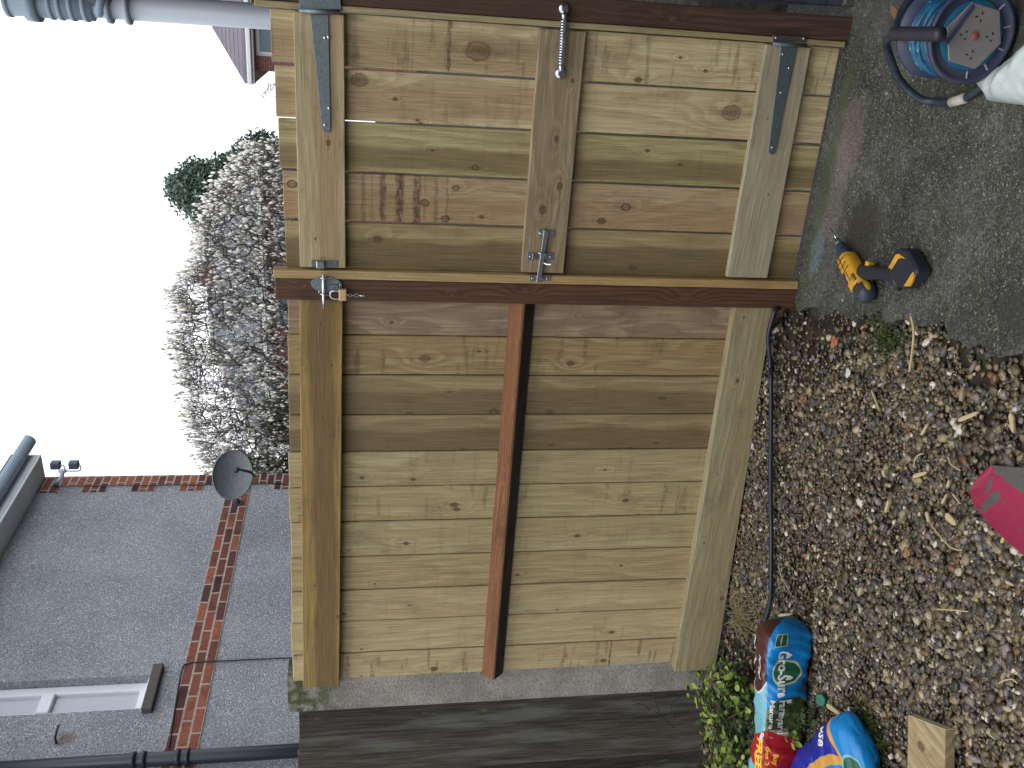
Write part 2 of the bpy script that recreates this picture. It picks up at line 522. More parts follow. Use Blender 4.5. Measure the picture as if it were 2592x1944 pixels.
c_ = t.mix(t.m('MULTIPLY', spot(.12, -.08, .10, .045, .6, 26.0), t.ss(n5, .3, .6)), c_, (.12, .17, .22))
c_ = t.mix(spot(.26, -.33, .12, .12, .75, 5.0), c_, (.024, .022, .016))
c_ = t.mix(spot(.25, -1.12, .06, .12, .7, 6.0), c_, (.026, .026, .022))
c_ = t.mix(spot(.9, -.5, .12, .5, .6, 6.0), c_, (.04, .038, .036))
t.bump(t.m('ADD', t.m('MULTIPLY', n2, .6), t.m('MULTIPLY', gate_, .6)), .55, .006)
M_conc = t.fin(c_, t.m('ADD', t.m('MULTIPLY', n1, .35), .5), 0, .35)

g = MB().add(grid(2, 2, lambda a, b: Vector((-90 + 180 * a, -60 + 200 * b, -.045))))
kind(g.build('ground', M_soil), 'structure')
so = MB().add(grid(70, 60, lambda a, b: (lambda x, y: Vector((x, y, soil_h(x, y))))(-3.6 + 3.95 * a, -3.4 + 3.7 * b)), sm=True)
kind(so.build('flower_bed_soil', M_soil), 'structure')
ys = np.linspace(-4.4, .5, 120)
poly = [Vector((conc_edge(y), y, 0.002)) for y in ys] + [Vector((2.8, .5, 0.002)), Vector((2.8, -4.4, 0.002))]
pm = MB().add(prism(poly, Vector((0, 0, -.06))))
kind(pm.build('concrete_path', M_conc), 'structure')

# ------------------------------------------------------------------ gravel
t = NT('river gravel')
i_ = t.isl()
pal = t.ramp(i_, [(0, (.040, .033, .022)), (.15, (.080, .062, .036)), (.28, (.050, .044, .034)), (.40, (.145, .113, .062)), (.48, (.034, .032, .029)), (.57, (.098, .077, .042)),
                  (.64, (.068, .060, .060)), (.71, (.24, .195, .115)), (.77, (.135, .075, .036)), (.81, (.075, .066, .044)), (.86, (.18, .15, .135)), (.91, (.34, .295, .21)), (.945, (.15, .138, .15)), (.98, (.50, .47, .42))], 'CONSTANT')
n = t.noise(t.tex(), 240, 4, .7)
c_ = t.mix(t.m('MULTIPLY', t.ss(n, .38, .66), .7), t.mix(1.0, pal, (1.25, 1.22, 1.15), 'MULTIPLY'), t.mix(1.0, pal, (.42, .38, .32), 'MULTIPLY'))
c_ = t.mix(t.m('MULTIPLY', t.ss(t.noise(t.tex(), 3.2, 3), .52, .72), .5), c_, (.045, .042, .024))
t.bump(n, .35, .002)
M_gravel = t.fin(c_, .42, 0, .5)
def cubeball():
    """26 point ball of quads"""
    bm = bmesh.new(); bmesh.ops.create_cube(bm, size=2)
    bmesh.ops.subdivide_edges(bm, edges=list(bm.edges), cuts=1, use_grid_fill=True)
    for v in bm.verts: v.co = v.co.normalized()
    v, f = bm_out(bm); return np.array([tuple(p) for p in v]), np.array(f)
iv, if_ = cubeball()
protos = []
for k_ in range(24):
    ph = rng.normal(size=(3, 3)) * 1.7; am = rng.uniform(.06, .2, 3)
    d = sum(am[j] * np.sin(iv @ ph[j] * 1.6 + j * 2.1) for j in range(3))
    protos.append((iv * (1 + d)[:, None] + rng.normal(size=iv.shape) * .05, if_))
def in_view(x, y, m_=150):
    c = RM.T @ (np.array([x, y, 0.0]) - CAM)
    if c[2] < .2: return False
    px, py = c[1] / c[2] * FPX + 1296, 972 - c[0] / c[2] * FPX
    return -m_ < px < 2592 + m_ and -m_ < py < 1944 + m_ * 2
def gravel_pts(n):
    out = []
    while len(out) < n:
        x = random.uniform(-2.3, .3); y = random.uniform(-1.95, .05)
        e = conc_edge(y)
        if x > e + .015 + abs(random.gauss(0, .03)): continue
        if not in_view(x, y): continue
        # thin and earthy beside the post and along the path edge
        d = math.hypot(x + .03, y + .12)
        p = 1.0
        if d < .3: p = .10 + .5 * (d / .3) ** 2
        if e - x < .12: p = min(p, .3 + 5 * max(e - x, 0))
        p *= .80 + .30 * math.sin(x * 6.1 + 1.3) * math.sin(y * 7.3 - x * 2.2)
        if x < -1.45 and y > -.55: p *= .3
        if x < -.95 and y < -.85 and y > -1.15: p *= .45
        if random.random() > p: continue
        out.append((x, y))
    return out
N0 = 36000
gp = np.array(gravel_pts(N0))
near = np.clip((-gp[:, 1] - .5) / .9, 0, 1)
gs = np.clip(rng.lognormal(math.log(.0057), .38, N0) * (1 + .15 * near), .0028, .0165)
gz = np.array([soil_h(x, y) for x, y in gp]) + gs * .3 + rng.uniform(0, 1, N0) ** 2 * .009
gP = np.column_stack([gp, gz])
gS = np.column_stack([gs * rng.uniform(.95, 1.6, N0), gs * rng.uniform(.75, 1.1, N0), gs * rng.uniform(.5, .85, N0)])
kind(scatter('gravel', protos, gP, rand_rot(N0, .7), gS, [M_gravel]), 'stuff')

# ================================================================== WOOD OF GATE AND FENCE
PALE = (.46, .36, .20); PALE_D = (.285, .195, .095); HEART = (.235, .145, .07); GREENISH = (.40, .33, .165)
GREY = (.40, .335, .235); PINK = (.39, .29, .17)
BRN = (.125, .058, .03); BRN_D = (.05, .024, .014)
M_post = wood_ng('brown stained timber', (.135, .066, .036), (.055, .027, .016), (.105, .047, .026), 3, [(-.06, 1.74, .008, 0), (-.06, 1.0, .012, 0), (-.085, 1.25, .007, 0), (-.07, .42, .016, 0), (.85, 1.55, .01, 0), (.83, .6, .009, 0)], hamt=.5, freq=60, wear=.7, rough=.6, contrast=1.1)
M_post2 = wood_ng('dark brown stained timber', (.10, .058, .036), (.045, .026, .017), (.085, .046, .028), 5, [(.85, 1.45, .01, 0), (.83, .6, .009, 0)], hamt=.5, freq=60, wear=.6, rough=.62)
M_batten = wood_ng('batten pine', (.47, .35, .17), (.33, .22, .09), (.40, .24, .085), 8, [], hamt=.5, freq=90, contrast=.6)

# ------------------------------------------------------------------ right hand (hinge) post
hp = thing('gate_post', 'dark brown hinge post with pale batten at the right edge of the gate', 'post', (.83, .03, 0))
MB().add(box((.801, 0, -.2), (.874, .075, 1.95), .003), uvf=UZ()).build('post_timber', M_post2, hp)
MB().add(box((.7835, -.004, .012), (.8005, .045, 1.86), .002), uvf=UZ(.4)).build('batten', wood('green pine batten', (.37, .30, .165), (.25, .18, .09), (.3, .21, .1), 12, freq=90, contrast=.6), hp)
# ------------------------------------------------------------------ left hand (latch) post
lp = thing('gate_post', 'reddish brown latch post with honey coloured batten in the middle of the fence', 'post', (-.07, .03, 0))
MB().add(box((-.109, 0, -.2), (-.0345, .075, 1.833), .003), uvf=UZ()).build('post_timber', M_post, lp)
MB().add(box((-.034, -.004, .004), (-.0045, .04, 1.836), .002), uvf=UZ(.9)).build('batten', M_batten, lp)

# ------------------------------------------------------------------ gate
gate = thing('garden_gate', 'pale new ledged timber gate with two long steel strap hinges and spring', 'gate', (.39, .02, 0))
gx = [-.003, .155, .313, .471, .628, .783]
GT = lambda x: 1.792 + .036 * x
gspec = [  # light, dark, heart, knots, heart amount, stain
    ((.36, .27, .135), (.235, .165, .08), (.14, .095, .045), [(.115, 1.50, .012, 0), (.04, .62, .009, 1), (.125, 1.62, .006, 0)], .85, .1, (.065, .05)),
    (PINK, (.29, .185, .10), (.27, .155, .075), [(.285, 1.77, .012, 1), (.24, 1.35, .012, 1), (.19, 1.28, .011, 1), (.292, 1.25, .009, 1), (.2, 1.16, .007, 0), (.25, .67, .013, 1), (.2, .75, .012, 0)], .5, .2, (.21, .05)),
    (GREENISH, (.28, .21, .10), (.17, .12, .055), [(.36, 1.19, .009, 1), (.40, .5, .006, 0), (.44, .62, .006, 0), (.41, 1.33, .005, 0)], .85, .15, (.375, .035)),
    ((.45, .355, .21), (.31, .225, .12), (.25, .155, .078), [(.61, 1.56, .022, 0), (.56, 1.45, .007, 0), (.49, 1.37, .006, 0), (.575, .35, .027, 0), (.5, 1.38, .005, 0)], .6, .2, (.56, .05)),
    ((.44, .355, .21), (.31, .225, .12), (.215, .14, .07), [(.715, 1.20, .032, 0), (.66, .68, .010, 0), (.735, .55, .005, 0), (.7, .46, .006, 0)], .6, .45, (.70, .055)),
]
pb = MB(); mats = []
for i in range(5):
    L, Dk, Ht, kn, ha, st, hc = gspec[i]
    gb = (1.08, 1.1, 1.08, 1.25, 1.28)[i]
    L, Dk, Ht = [tuple(q * gb for q in c) for c in (L, Dk, Ht)]
    bands_ = {1: ((1.547, .010, .5), (1.486, .014, .75), (1.431, .018, .9), (1.375, .016, .85), (1.314, .008, .4), (1.277, .006, .4), (1.35, .006, .3), (1.52, .006, .3)), 4: ((1.29, .009, .7), (1.40, .004, .3)), 3: ((1.06, .006, .25),)}.get(i, ())
    mats.append(wood('gate board %d' % (i + 1), L, Dk, Ht, 20 + i * 7, kn, hamt=ha, stain=st, freq=24, swirl=8, wear=.5, hcen=hc, hv=.95 if i in (3, 4) else None, bands=bands_))
    x0, x1 = gx[i] + (.0034 if i else 0), gx[i + 1] - (.0034 if i < 4 else .003)
    zt = GT((x0 + x1) / 2) + random.uniform(-.003, .003)
    wob = random.uniform(-.0016, .0016)
    pb.add(box((x0, .023, .014), (x1, .041, zt), .0018, shear=lambda c, w=wob: setattr(c, 'x', c.x + w * (c.z - .9))), mi=i, uvf=UZ())
pb.build('board_panel', mats, gate)
M_rail_t = wood('gate top rail', (.44, .35, .21), (.33, .235, .125), (.335, .215, .11), 71, [(.55 + 0, .3, .002, 0), (1.655, .405, .0075, 0), (1.7, .1, .004, 0)], hamt=.75, freq=40, contrast=.7, hcen=(1.655, .035))
M_rail_m = wood('gate middle rail', (.335, .255, .16), (.22, .15, .085), (.22, .14, .08), 77, [(.935, .45, .008, 0), (.9, .63, .006, 0), (.96, .22, .012, .2), (.91, .3, .01, 0)], hamt=.5, freq=30, wear=.6)
M_rail_b = wood('gate bottom rail', (.385, .325, .225), (.28, .225, .145), (.3, .23, .145), 83, [(.18, .3, .003, 0), (.23, .55, .003, 0)], hamt=.4, freq=34, contrast=.6)
for nm, z0, z1, mt in (('top', 1.604, 1.751, M_rail_t), ('mid', .870, 1.016, M_rail_m), ('bot', .125, .278, M_rail_b)):
    MB().add(box((.004, 0, z0), (.7765, .0228, z1), .0022), uvf=UX()).build('rail', mt, gate)
M_galv = metal('galvanised steel', (.19, .235, .245), .5, .75, .45, 90)
M_galv2 = metal('dark galvanised steel', (.125, .165, .18), .55, .7, .45, 90)
M_zinc = metal('bright zinc plated steel', (.62, .66, .72), .24, 1.0, .15, 60)
M_screw = metal('screw head', (.6, .64, .66), .3, 1.0, .1)
def screw(p, r=.004, par=None, Y=None):
    MB().add(lathe([(0, r), (.001, r * .9), (.0018, r * .3)], Vector(p), (0, -1, 0), 10), sm=True).build('screw', M_screw, par)
# strap hinges: plate screwed to the post, knuckle, tapering strap
hz = MB()
hg = MB().add(plate([c1(2012, 98), c1(2128, 96), c1(2142, 838), c1(2132, 858), c1(2102, 858), c1(2088, 840)], -.0045, .0043, .0008)).build('hinge_strap', M_galv, gate)
MB().add(plate([c1(1937, -22), c1(2205, -14), c1(2212, 62), c1(1940, 58)], -.0085, .0042, .0008)).build('hinge_plate', M_galv, hg)
a_, b_ = onY(c1(1938, 70), -.011), onY(c1(2205, 78), -.011)
MB().add(tube([a_, b_], .0062, 12), sm=True).build('hinge_knuckle', M_galv, hg)
for q in ((2106, 810), (2128, 240), (2132, 700), (2105, 245), (2080, 40)): screw(onY(c1(*q), -.0048), .0045, hg)
hg2 = MB().add(plate([c3(640, 292), c3(742, 308), c3(603, 985), c3(578, 1004), c3(556, 985)], -.0045, .0043, .0008)).build('hinge_strap', M_galv2, gate)
MB().add(plate([c3(586, 226), c3(800, 240), c3(800, 272), c3(586, 268)], -.0085, .0042, .0008)).build('hinge_plate', metal('purplish weathered steel', (.11, .09, .10), .5, .6, .4, 90), hg2)
MB().add(tube([onY(c3(584, 282), -.011), onY(c3(802, 296), -.011)], .0062, 12), sm=True).build('hinge_knuckle', M_galv2, hg2)
for q in ((582, 955), (637, 600), (690, 440), (650, 350), (605, 244), (785, 250)): screw(onY(c3(*q), -.0048 if q[1] > 260 else -.0088), .0042, hg2)
# gate spring
cs = crop(1340, 0, 1659 / 220)
A, B = onY(cs(662, 250), -.017), onY(cs(600, 1340), -.017)
for (px, s_) in ((cs(662, 165), 1), (cs(590, 1405), -1)):
    c_ = onY(px, -.012)
    MB().add(lathe([(0, .0165), (.004, .0168), (.009, .016), (.013, .012), (.0145, .004)], c_ + Vector((0, .011, 0)), (0, -1, 0), 20), sm=True).build('spring_bracket', M_zinc, gate)
dirv = (B - A); Ls = dirv.length; dn = dirv.normalized(); e1 = Vector((0, 1, 0)); e2 = dn.cross(e1)
hel = []
turns = 16
for i in range(turns * 12 + 1):
    a = 2 * math.pi * i / 12
    hel.append(A + dn * (.018 + (Ls - .036) * i / (turns * 12)) + (e1 * math.cos(a) + e2 * math.sin(a)) * .0092)
MB().add(tube(hel, .0026, 6), sm=True).build('spring_coil', M_zinc, gate)
MB().add(tube([A - dn * .004, B + dn * .004], .0032, 10), sm=True).add(lathe([(0, .008), (.018, .008)], A - dn * .001, dn, 14), sm=True).add(lathe([(0, .008), (.018, .008)], B + dn * .001, -dn, 14), sm=True).build('spring_rod', M_zinc, gate)
# thumb latch on the middle rail
cl = crop(1300, 560, 1659 / 170)
M_latch = metal('latch steel', (.34, .37, .38), .38, .9, .25)
def qplate(q, Y, th=.0025, b=.0005): return plate([cl(*p) for p in q], Y, th, b)
MB().add(qplate([(610, 200), (1020, 205), (1010, 395), (605, 390)], -.0026)).build('latch_plate', M_latch, gate)
lt = MB().add(qplate([(342, 768), (985, 780), (978, 960), (338, 960)], -.0026)).build('latch_plate', M_latch, gate)
bar = MB().add(qplate([(752, 225), (870, 245), (782, 800), (675, 1508), (562, 1508), (672, 800)], -.0105, .007, .001)).build('latch_bar', M_latch, gate)
MB().add(qplate([(470, 800), (650, 800), (650, 940), (470, 940)], -.0045, .002)).add(tube(spline([onY(cl(620, 775), -.003), onY(cl(640, 790), -.016), onY(cl(760, 800), -.017), onY(cl(800, 830), -.014), onY(cl(810, 870), -.003)], 6), .0028, 8), sm=True).build('latch_guide', M_zinc, gate)
MB().add(tube(spline([onY(cl(740, 1020), -.006), onY(cl(800, 1055), -.011), onY(cl(880, 1068), -.017), onY(cl(935, 1062), -.022)], 6), .003, 8), sm=True).build('latch_lever', M_zinc, gate)
for q in ((650, 295), (680, 305), (405, 868), (905, 880), (460, 1415), (830, 1415)): screw(onY(cl(*q), -.0028 if q[1] < 1300 else -.0068), .0035, gate if q[1] < 1300 else lp)
MB().add(qplate([(385, 1340), (925, 1352), (905, 1475), (390, 1478)], -.0065)).add(qplate([(690, 1405), (780, 1420), (770, 1450), (690, 1440)], -.012, .006)).build('latch_keep', M_latch, lp)
# sliding bolt on the post and its staple on the gate
cb_ = crop(740, 620, 2028 / 220)
ov = [cb_(800 + 366 * math.cos(a) - 15 * math.sin(a), 930 + 185 * math.sin(a) + 35 * math.cos(a)) for a in np.linspace(0, 2 * math.pi, 40, endpoint=False)]
bo = MB().add(plate(ov, -.0065, .0062, .0006)).build('bolt_plate', M_galv, lp)
MB().add(tube([onY(cb_(728, 690), -.016), onY(cb_(725, 1475), -.016)], .0052, 14), sm=True).build('bolt_rod', metal('polished steel', (.85, .87, .92), .16, 1.0, .05), bo)
for yy in (785, 1160):
    MB().add(tube(spline([onY(cb_(640, yy - 20), -.006), onY(cb_(670, yy - 12), -.021), onY(cb_(760, yy), -.023), onY(cb_(840, yy + 20), -.017), onY(cb_(880, yy + 30), -.006)], 6), .0022, 8), sm=True).build('bolt_staple', M_zinc, bo)
MB().add(plate([cb_(850, 930), cb_(1050, 930), cb_(1075, 980), cb_(1060, 1040), cb_(860, 1040)], -.011, .0045, .001)).build('bolt_hasp', M_galv, bo)
for q in ((890, 775), (1110, 940), (625, 1100)): screw(onY(cb_(*q), -.0068), .003, bo)
st = MB().add(plate([cb_(445, 358), cb_(1058, 368), cb_(1055, 525), cb_(448, 515)], -.0026, .0025, .0005)).build('staple_plate', M_galv2, gate)
MB().add(box(onY(cb_(555, 372), -.014), onY(cb_(755, 540), -.003), .003)).build('staple_loop', M_zinc, st)
# padlock hanging from the bolt, with its bit of chain
pl_ = onY(cb_(1170, 1165), -.020)
pad = thing('padlock', 'small brass padlock with steel shackle hanging from the sliding bolt', 'padlock', pl_)
M_brass = metal('brushed brass', (.62, .42, .22), .45, .65, .1, 200)
p0, p1 = onY(cb_(1080, 1032), -.026), onY(cb_(1265, 1300), -.026)
MB().add(box((p0.x, -.030, p0.z), (p1.x, -.015, p1.z), .003, 2)).build('padlock_body', M_brass, pad)
MB().add(tube(spline([onY(cb_(1085, 1080), -.021), onY(cb_(1000, 1070), -.021), onY(cb_(915, 1085), -.02), onY(cb_(885, 1150), -.02), onY(cb_(910, 1225), -.02), onY(cb_(1000, 1258), -.021), onY(cb_(1085, 1258), -.021)], 6), .0027, 10), sm=True).build('shackle', M_zinc, pad)
ch = thing('chain', 'short thin steel chain dangling below the brass padlock', 'chain', onY(cb_(1300, 1170), -.01))
for i, (cx_, rr) in enumerate(((1298, 28), (1352, 34), (1405, 26), (1500, 48), (1590, 26), (1650, 24))):
    c_ = onY(cb_(cx_, 1172 + i * 3), -.006); r_ = rr / 9.2 * .00125
    ang = [2 * math.pi * k_ / 14 for k_ in range(14)]
    if i % 2: ring = [c_ + Vector((math.cos(a) * r_, 0, math.sin(a) * r_)) for a in ang]
    else: ring = [c_ + Vector((math.cos(a) * r_ * .25, math.sin(a) * r_ * .6, math.sin(a) * r_)) for a in ang]
    MB().add(tube(ring, .0009, 6, closed=True), sm=True).build('chain_link', M_zinc, ch)

# ------------------------------------------------------------------ fence panel left of the gate
fp = thing('fence_panel', 'pale new boarded fence panel with top, bottom and reddish middle rail', 'fence', (-.95, .05, 0))
fx = [-.1095, -.249, -.399, -.556, -.706, -.854, -1.006, -1.164, -1.322, -1.473, -1.632, -1.765]
fspec = [
    ((.36, .255, .165), (.24, .16, .10), (.25, .155, .10), [(-.165, 1.45, .006, 0), (-.13, .8, .003, 0)], .3, .15, 12, None),
    ((.39, .295, .155), (.27, .185, .085), (.29, .18, .08), [(-.30, 1.33, .016, 0), (-.315, .80, .011, 0), (-.27, 1.14, .006, 0)], .4, .5, 16, None),
    ((.34, .25, .13), (.21, .148, .075), (.16, .108, .052), [(-.50, 1.66, .010, 1), (-.52, 1.38, .010, 1), (-.51, 1.07, .013, 1), (-.51, .86, .008, 1), (-.43, 1.24, .005, 0), (-.455, .43, .008, 1)], .85, .1, 7, (-.49, .065)),
    ((.33, .24, .125), (.2, .138, .068), (.155, .10, .048), [(-.64, 1.63, .009, 1), (-.68, 1.30, .010, 1), (-.67, 1.18, .010, 1), (-.65, .84, .008, 1), (-.67, .53, .009, 1), (-.645, .43, .007, 1)], .85, .1, 6, (-.64, .06)),
    ((.42, .335, .185), (.31, .23, .115), (.31, .215, .105), [(-.78, 1.55, .007, 0), (-.79, 1.36, .007, 0), (-.76, .62, .005, 0)], .5, .2, 9, None),
    ((.42, .335, .175), (.31, .23, .11), (.33, .22, .105), [(-.905, 1.20, .012, 0), (-.925, 1.19, .010, 0), (-.90, .52, .009, 0), (-.97, .46, .008, 0)], .5, .4, 11, None),
    ((.43, .35, .19), (.32, .235, .115), (.33, .235, .115), [(-1.075, 1.38, .009, 0), (-1.06, .70, .009, 0), (-1.1, 1.6, .004, 0)], .5, .15, 14, None),
    ((.41, .315, .165), (.29, .2, .09), (.24, .165, .06), [(-1.19, 1.02, .009, 1), (-1.26, 1.5, .004, 0), (-1.24, .93, .006, 0), (-1.21, .5, .006, 0)], .75, .1, 18, (-1.30, .022)),
    ((.475, .375, .205), (.36, .265, .135), (.37, .26, .135), [(-1.40, 1.62, .006, 0), (-1.37, 1.36, .005, 0), (-1.42, .75, .005, 0)], .5, .1, 12, None),
    ((.475, .375, .205), (.36, .265, .135), (.38, .26, .13), [(-1.58, 1.55, .005, 0), (-1.52, 1.7, .005, 0), (-1.55, .5, .009, 0)], .4, .15, 10, None),
    ((.485, .38, .21), (.37, .265, .14), (.40, .255, .13), [(-1.70, 1.25, .012, .4), (-1.70, .52, .010, .4), (-1.72, 1.55, .004, 0), (-1.70, 1.77, .008, 0)], .35, .55, 9, None),
]
FT = lambda x: 1.797 - .0185 * x
pb = MB(); mats = []
for i in range(11):
    L, Dk, Ht, kn, ha, stn, fq, hc = fspec[i]
    mats.append(wood('fence board %d' % (i + 1), L, Dk, Ht, 200 + i * 11, kn, hamt=ha, stain=stn, freq=fq * 1.5, swirl=7 if i > 1 else 12, wear=.4, contrast=1.0 if i > 1 else 1.9, hcen=hc, bands=((onY(c7(1740, 930), .05).z, .006, .8), (onY(c7(1660, 900), .05).z, .012, .3)) if i == 10 else ()))
    x1, x0 = fx[i] - .0019, fx[i + 1] + .0019
    zt = FT((x0 + x1) / 2) + random.uniform(-.003, .003)
    pb.add(box((x0, .0505 + .0012 * (i % 2), .012), (x1, .066 + .0012 * (i % 2), zt), .0024), mi=i, uvf=UZ())
    if i < 10: pb.add(box((x0 - .012, .0685, .014), (x0 + .008, .0745, zt - .004), .0006), mi=i, uvf=UZ(.3))
pb.build('board_panel', mats, fp)
M_ftop = wood_ng('honey top rail', (.36, .255, .085), (.25, .16, .05), (.165, .105, .045), 91, [(1.665, -.35, .004, 0), (1.70, -.2, .004, 0), (1.64, -1.3, .007, 0), (1.655, -1.42, .006, 0), (1.74, -1.27, .004, 0), (1.7, -.55, .003, 0), (1.66, -.62, .003, 0)], hamt=.85, freq=24, hcen=(1.70, .042), wear=.9)
M_fbot = wood('grey green bottom rail', (.36, .30, .18), (.25, .195, .11), (.29, .205, .11), 97, [(.19, -.15, .004, 0), (.17, -.4, .007, 0), (.185, -1.12, .004, 0), (.18, -.8, .003, 0), (.06, -1.4, .01, 0)], hamt=.6, freq=26, wear=.5)
def sh_top(c): c.z += (.026 * (-c.x - .11) / 1.66)
MB().add(box((-1.772, .016, 1.614), (-.1097, .0502, 1.757), .0022, shear=sh_top), uvf=UX()).build('rail', M_ftop, fp)
def sh_bot(c):
    f = (-c.x - .11) / 1.66
    c.z += -.018 * f - .042 * f * (1 - (c.z - .075) / .148)
MB().add(box((-1.786, .013, .075), (-.1097, .0502, .223), .0022, shear=sh_bot), uvf=UX()).build('rail', M_fbot, fp)
M_arris = wood_ng('red brown arris rail', (.25, .108, .040), (.12, .047, .019), (.18, .070, .025), 101, [(1.01, -.27, .011, 0), (1.0, -.5, .009, 0), (1.03, -.8, .008, 0), (1.02, -.95, .006, 0), (1.01, -1.05, .011, 0), (1.04, -1.3, .008, 0), (1.02, -1.45, .007, 0)], hamt=.6, freq=70, wear=.9)
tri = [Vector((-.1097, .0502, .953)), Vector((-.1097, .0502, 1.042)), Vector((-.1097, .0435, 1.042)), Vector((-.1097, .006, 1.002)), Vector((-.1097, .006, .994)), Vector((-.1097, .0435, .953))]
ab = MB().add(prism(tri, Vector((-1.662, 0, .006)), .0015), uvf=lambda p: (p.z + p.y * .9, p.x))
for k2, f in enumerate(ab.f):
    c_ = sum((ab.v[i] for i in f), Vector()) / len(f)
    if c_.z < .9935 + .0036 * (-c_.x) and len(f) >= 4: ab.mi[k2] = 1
ab.build('arris_rail', [M_arris, wood_ng('shade coloured underside', (.055, .049, .045), (.026, .024, .022), (.04, .036, .033), 105, freq=70, wear=.8)], fp)  # charcoal on the downward faces: shade of the underside put into the colour

# ------------------------------------------------------------------ concrete post and old dark fence
t = NT('weathered concrete post')
o_ = t.tex(); n1 = t.noise(o_, 6, 5, .65); n2 = t.noise(o_, 90, 4, .7); z_ = t.sep(o_)[2]
c_ = t.mix(t.ss(n1, .35, .68), (.20, .185, .165), (.31, .285, .255))
c_ = t.mix(t.m('MULTIPLY', t.ss(n2, .45, .7), .5), c_, (.09, .085, .08))
pk = t.vor(o_, 95)
c_ = t.mix(t.m('MULTIPLY', t.m('MULTIPLY', t.ss(pk, .3, .14), t.ss(z_, .8, 1.6)), .7), c_, (.4, .39, .38))
moss = t.m('MULTIPLY', t.ss(t.m('ADD', z_, t.m('MULTIPLY', n1, .5)), 1.78, 2.02), t.ss(t.noise(o_, 22, 4), .35, .6))
c_ = t.mix(moss, c_, (.06, .075, .03))
c_ = t.mix(t.m('MULTIPLY', t.ss(t.noise(t.scale(o_, (9, 9, 2)), 1, 4), .55, .7), .5), c_, (.06, .06, .045))
t.bump(t.m('ADD', n2, t.m('MULTIPLY', pk, .6)), .5, .006)
M_cpost = t.fin(c_, .9, 0, .2)
cp = thing('concrete_post', 'grey weathered concrete post with mossy top beside the old dark fence', 'post', (-1.84, .1, 0))
prof = [(-1.742, .058), (-1.748, .052), (-1.787, .0515), (-1.790, .0535), (-1.793, .0515), (-1.925, .0525), (-1.936, .060), (-1.938, .165), (-1.742, .165)]
MB().add(prism([Vector((x, y, -.2)) for x, y in prof], Vector((0, 0, 2.05)), .0015), uvf=UZ()).build('post_shaft', M_cpost, cp)

t = NT('old weathered fence board')
u_ = t.uv(); s3 = t.sep(u_); i_ = t.isl()
fib = t.noise(t.comb(t.m('MULTIPLY', s3[0], 160), t.m('MULTIPLY', s3[1], 5), i_), 1, 4, .7)
big = t.noise(t.comb(t.m('MULTIPLY', s3[0], 14), t.m('MULTIPLY', s3[1], 1.6), i_), 1, 4, .6)

c_ = t.mix(t.ss(fib, .3, .75), (.016, .014, .012), (.066, .057, .047))
c_ = t.mix(1.0, c_, t.ramp(i_, [(0, (.6, .6, .6)), (.5, (1.0, 1.0, 1.0)), (1, (1.5, 1.45, 1.4))]), 'MULTIPLY')
c_ = t.mix(t.m('MULTIPLY', t.ss(big, .48, .68), .75), c_, (.11, .115, .10))
c_ = t.mix(t.m('MULTIPLY', t.ss(t.noise(t.comb(t.m('MULTIPLY', s3[0], 30), t.m('MULTIPLY', s3[1], 9), 4), 1, 4), .62, .72), .7), c_, (.09, .10, .03))
t.bump(fib, .5, .003)
M_old = t.fin(c_, .9, 0, .2)
of = thing('weathered_fence', 'old blackened featheredge fence with lichen left of the concrete post', 'fence', (-2.4, .1, 0))
ob = MB(); xs = -1.934
for i in range(11):
    wd = .118 + random.uniform(-.012, .012)
    def feather(c, x0=xs, w=wd):
        f = (x0 - c.x) / w
        c.y -= .02 * f
    ob.add(box((xs - wd - .02, .078, -.03), (xs, .086, 1.806 + .009 * i + random.uniform(-.004, .004)), .0015, shear=feather), uvf=UZ(i * .37))
    xs -= wd
ob.build('featheredge_boards', M_old, of)
for z_ in (1.35, .35): MB().add(box((-3.3, .10, z_), (-1.94, .16, z_ + .09))).build('rail', M_old, of)

# ------------------------------------------------------------------ dark house wall right of the gate
def brick_mat(name, c1_, c2_, mortar, sx=1.0, dark=1.0, uvmode=True, bw=.225, rh=.075, ms=.010):
    t = NT(name)
    v = t.uv()
    b = t.n.new('ShaderNodeTexBrick')
    t.l.new(v, b.inputs['Vector']); b.inputs['Scale'].default_value = 1.0
    b.inputs['Brick Width'].default_value = bw; b.inputs['Row Height'].default_value = rh
    b.inputs['Mortar Size'].default_value = ms * .55; b.inputs['Mortar Smooth'].default_value = .15
    b.inputs['Color1'].default_value = (*c1_, 1); b.inputs['Color2'].default_value = (*c2_, 1); b.inputs['Mortar'].default_value = (*mortar, 1)
    n = t.noise(t.tex(), 40, 4, .6); n2 = t.noise(t.tex(), 5.5, 3)
    c_ = t.mix(t.m('MULTIPLY', t.ss(n, .35, .7), .5), b.outputs['Color'], t.mix(1.0, b.outputs['Color'], (.45, .4, .45), 'MULTIPLY'))
    c_ = t.mix(t.m('MULTIPLY', t.ss(n2, .5, .66), .45), c_, t.mix(1.0, c_, (.5, .4, .45), 'MULTIPLY'))
    h = t.m('SUBTRACT', 1.0, b.outputs['Fac'])
    t.bump(t.m('ADD', h, t.m('MULTIPLY', n, .2)), .5, .008)
    return t.fin(c_, .85, 0, .25)
M_dkbrick = brick_mat('blue engineering brick', (.035, .04, .058), (.05, .055, .085), (.05, .055, .07))
M_rbr0 = brick_mat('grey added wall brick', (.20, .19, .19), (.15, .145, .15), (.28, .27, .27))
sw = thing('brick_wall', 'dark bluish brick wall at the right of the hinge post', 'wall', (1.6, .2, 0))
MB().add(box((.905, .032, -.1), (3.2, 1.6, 4.6), .003), uvf=lambda p: (p.x + p.y, p.z)).build('brickwork', M_dkbrick, sw)
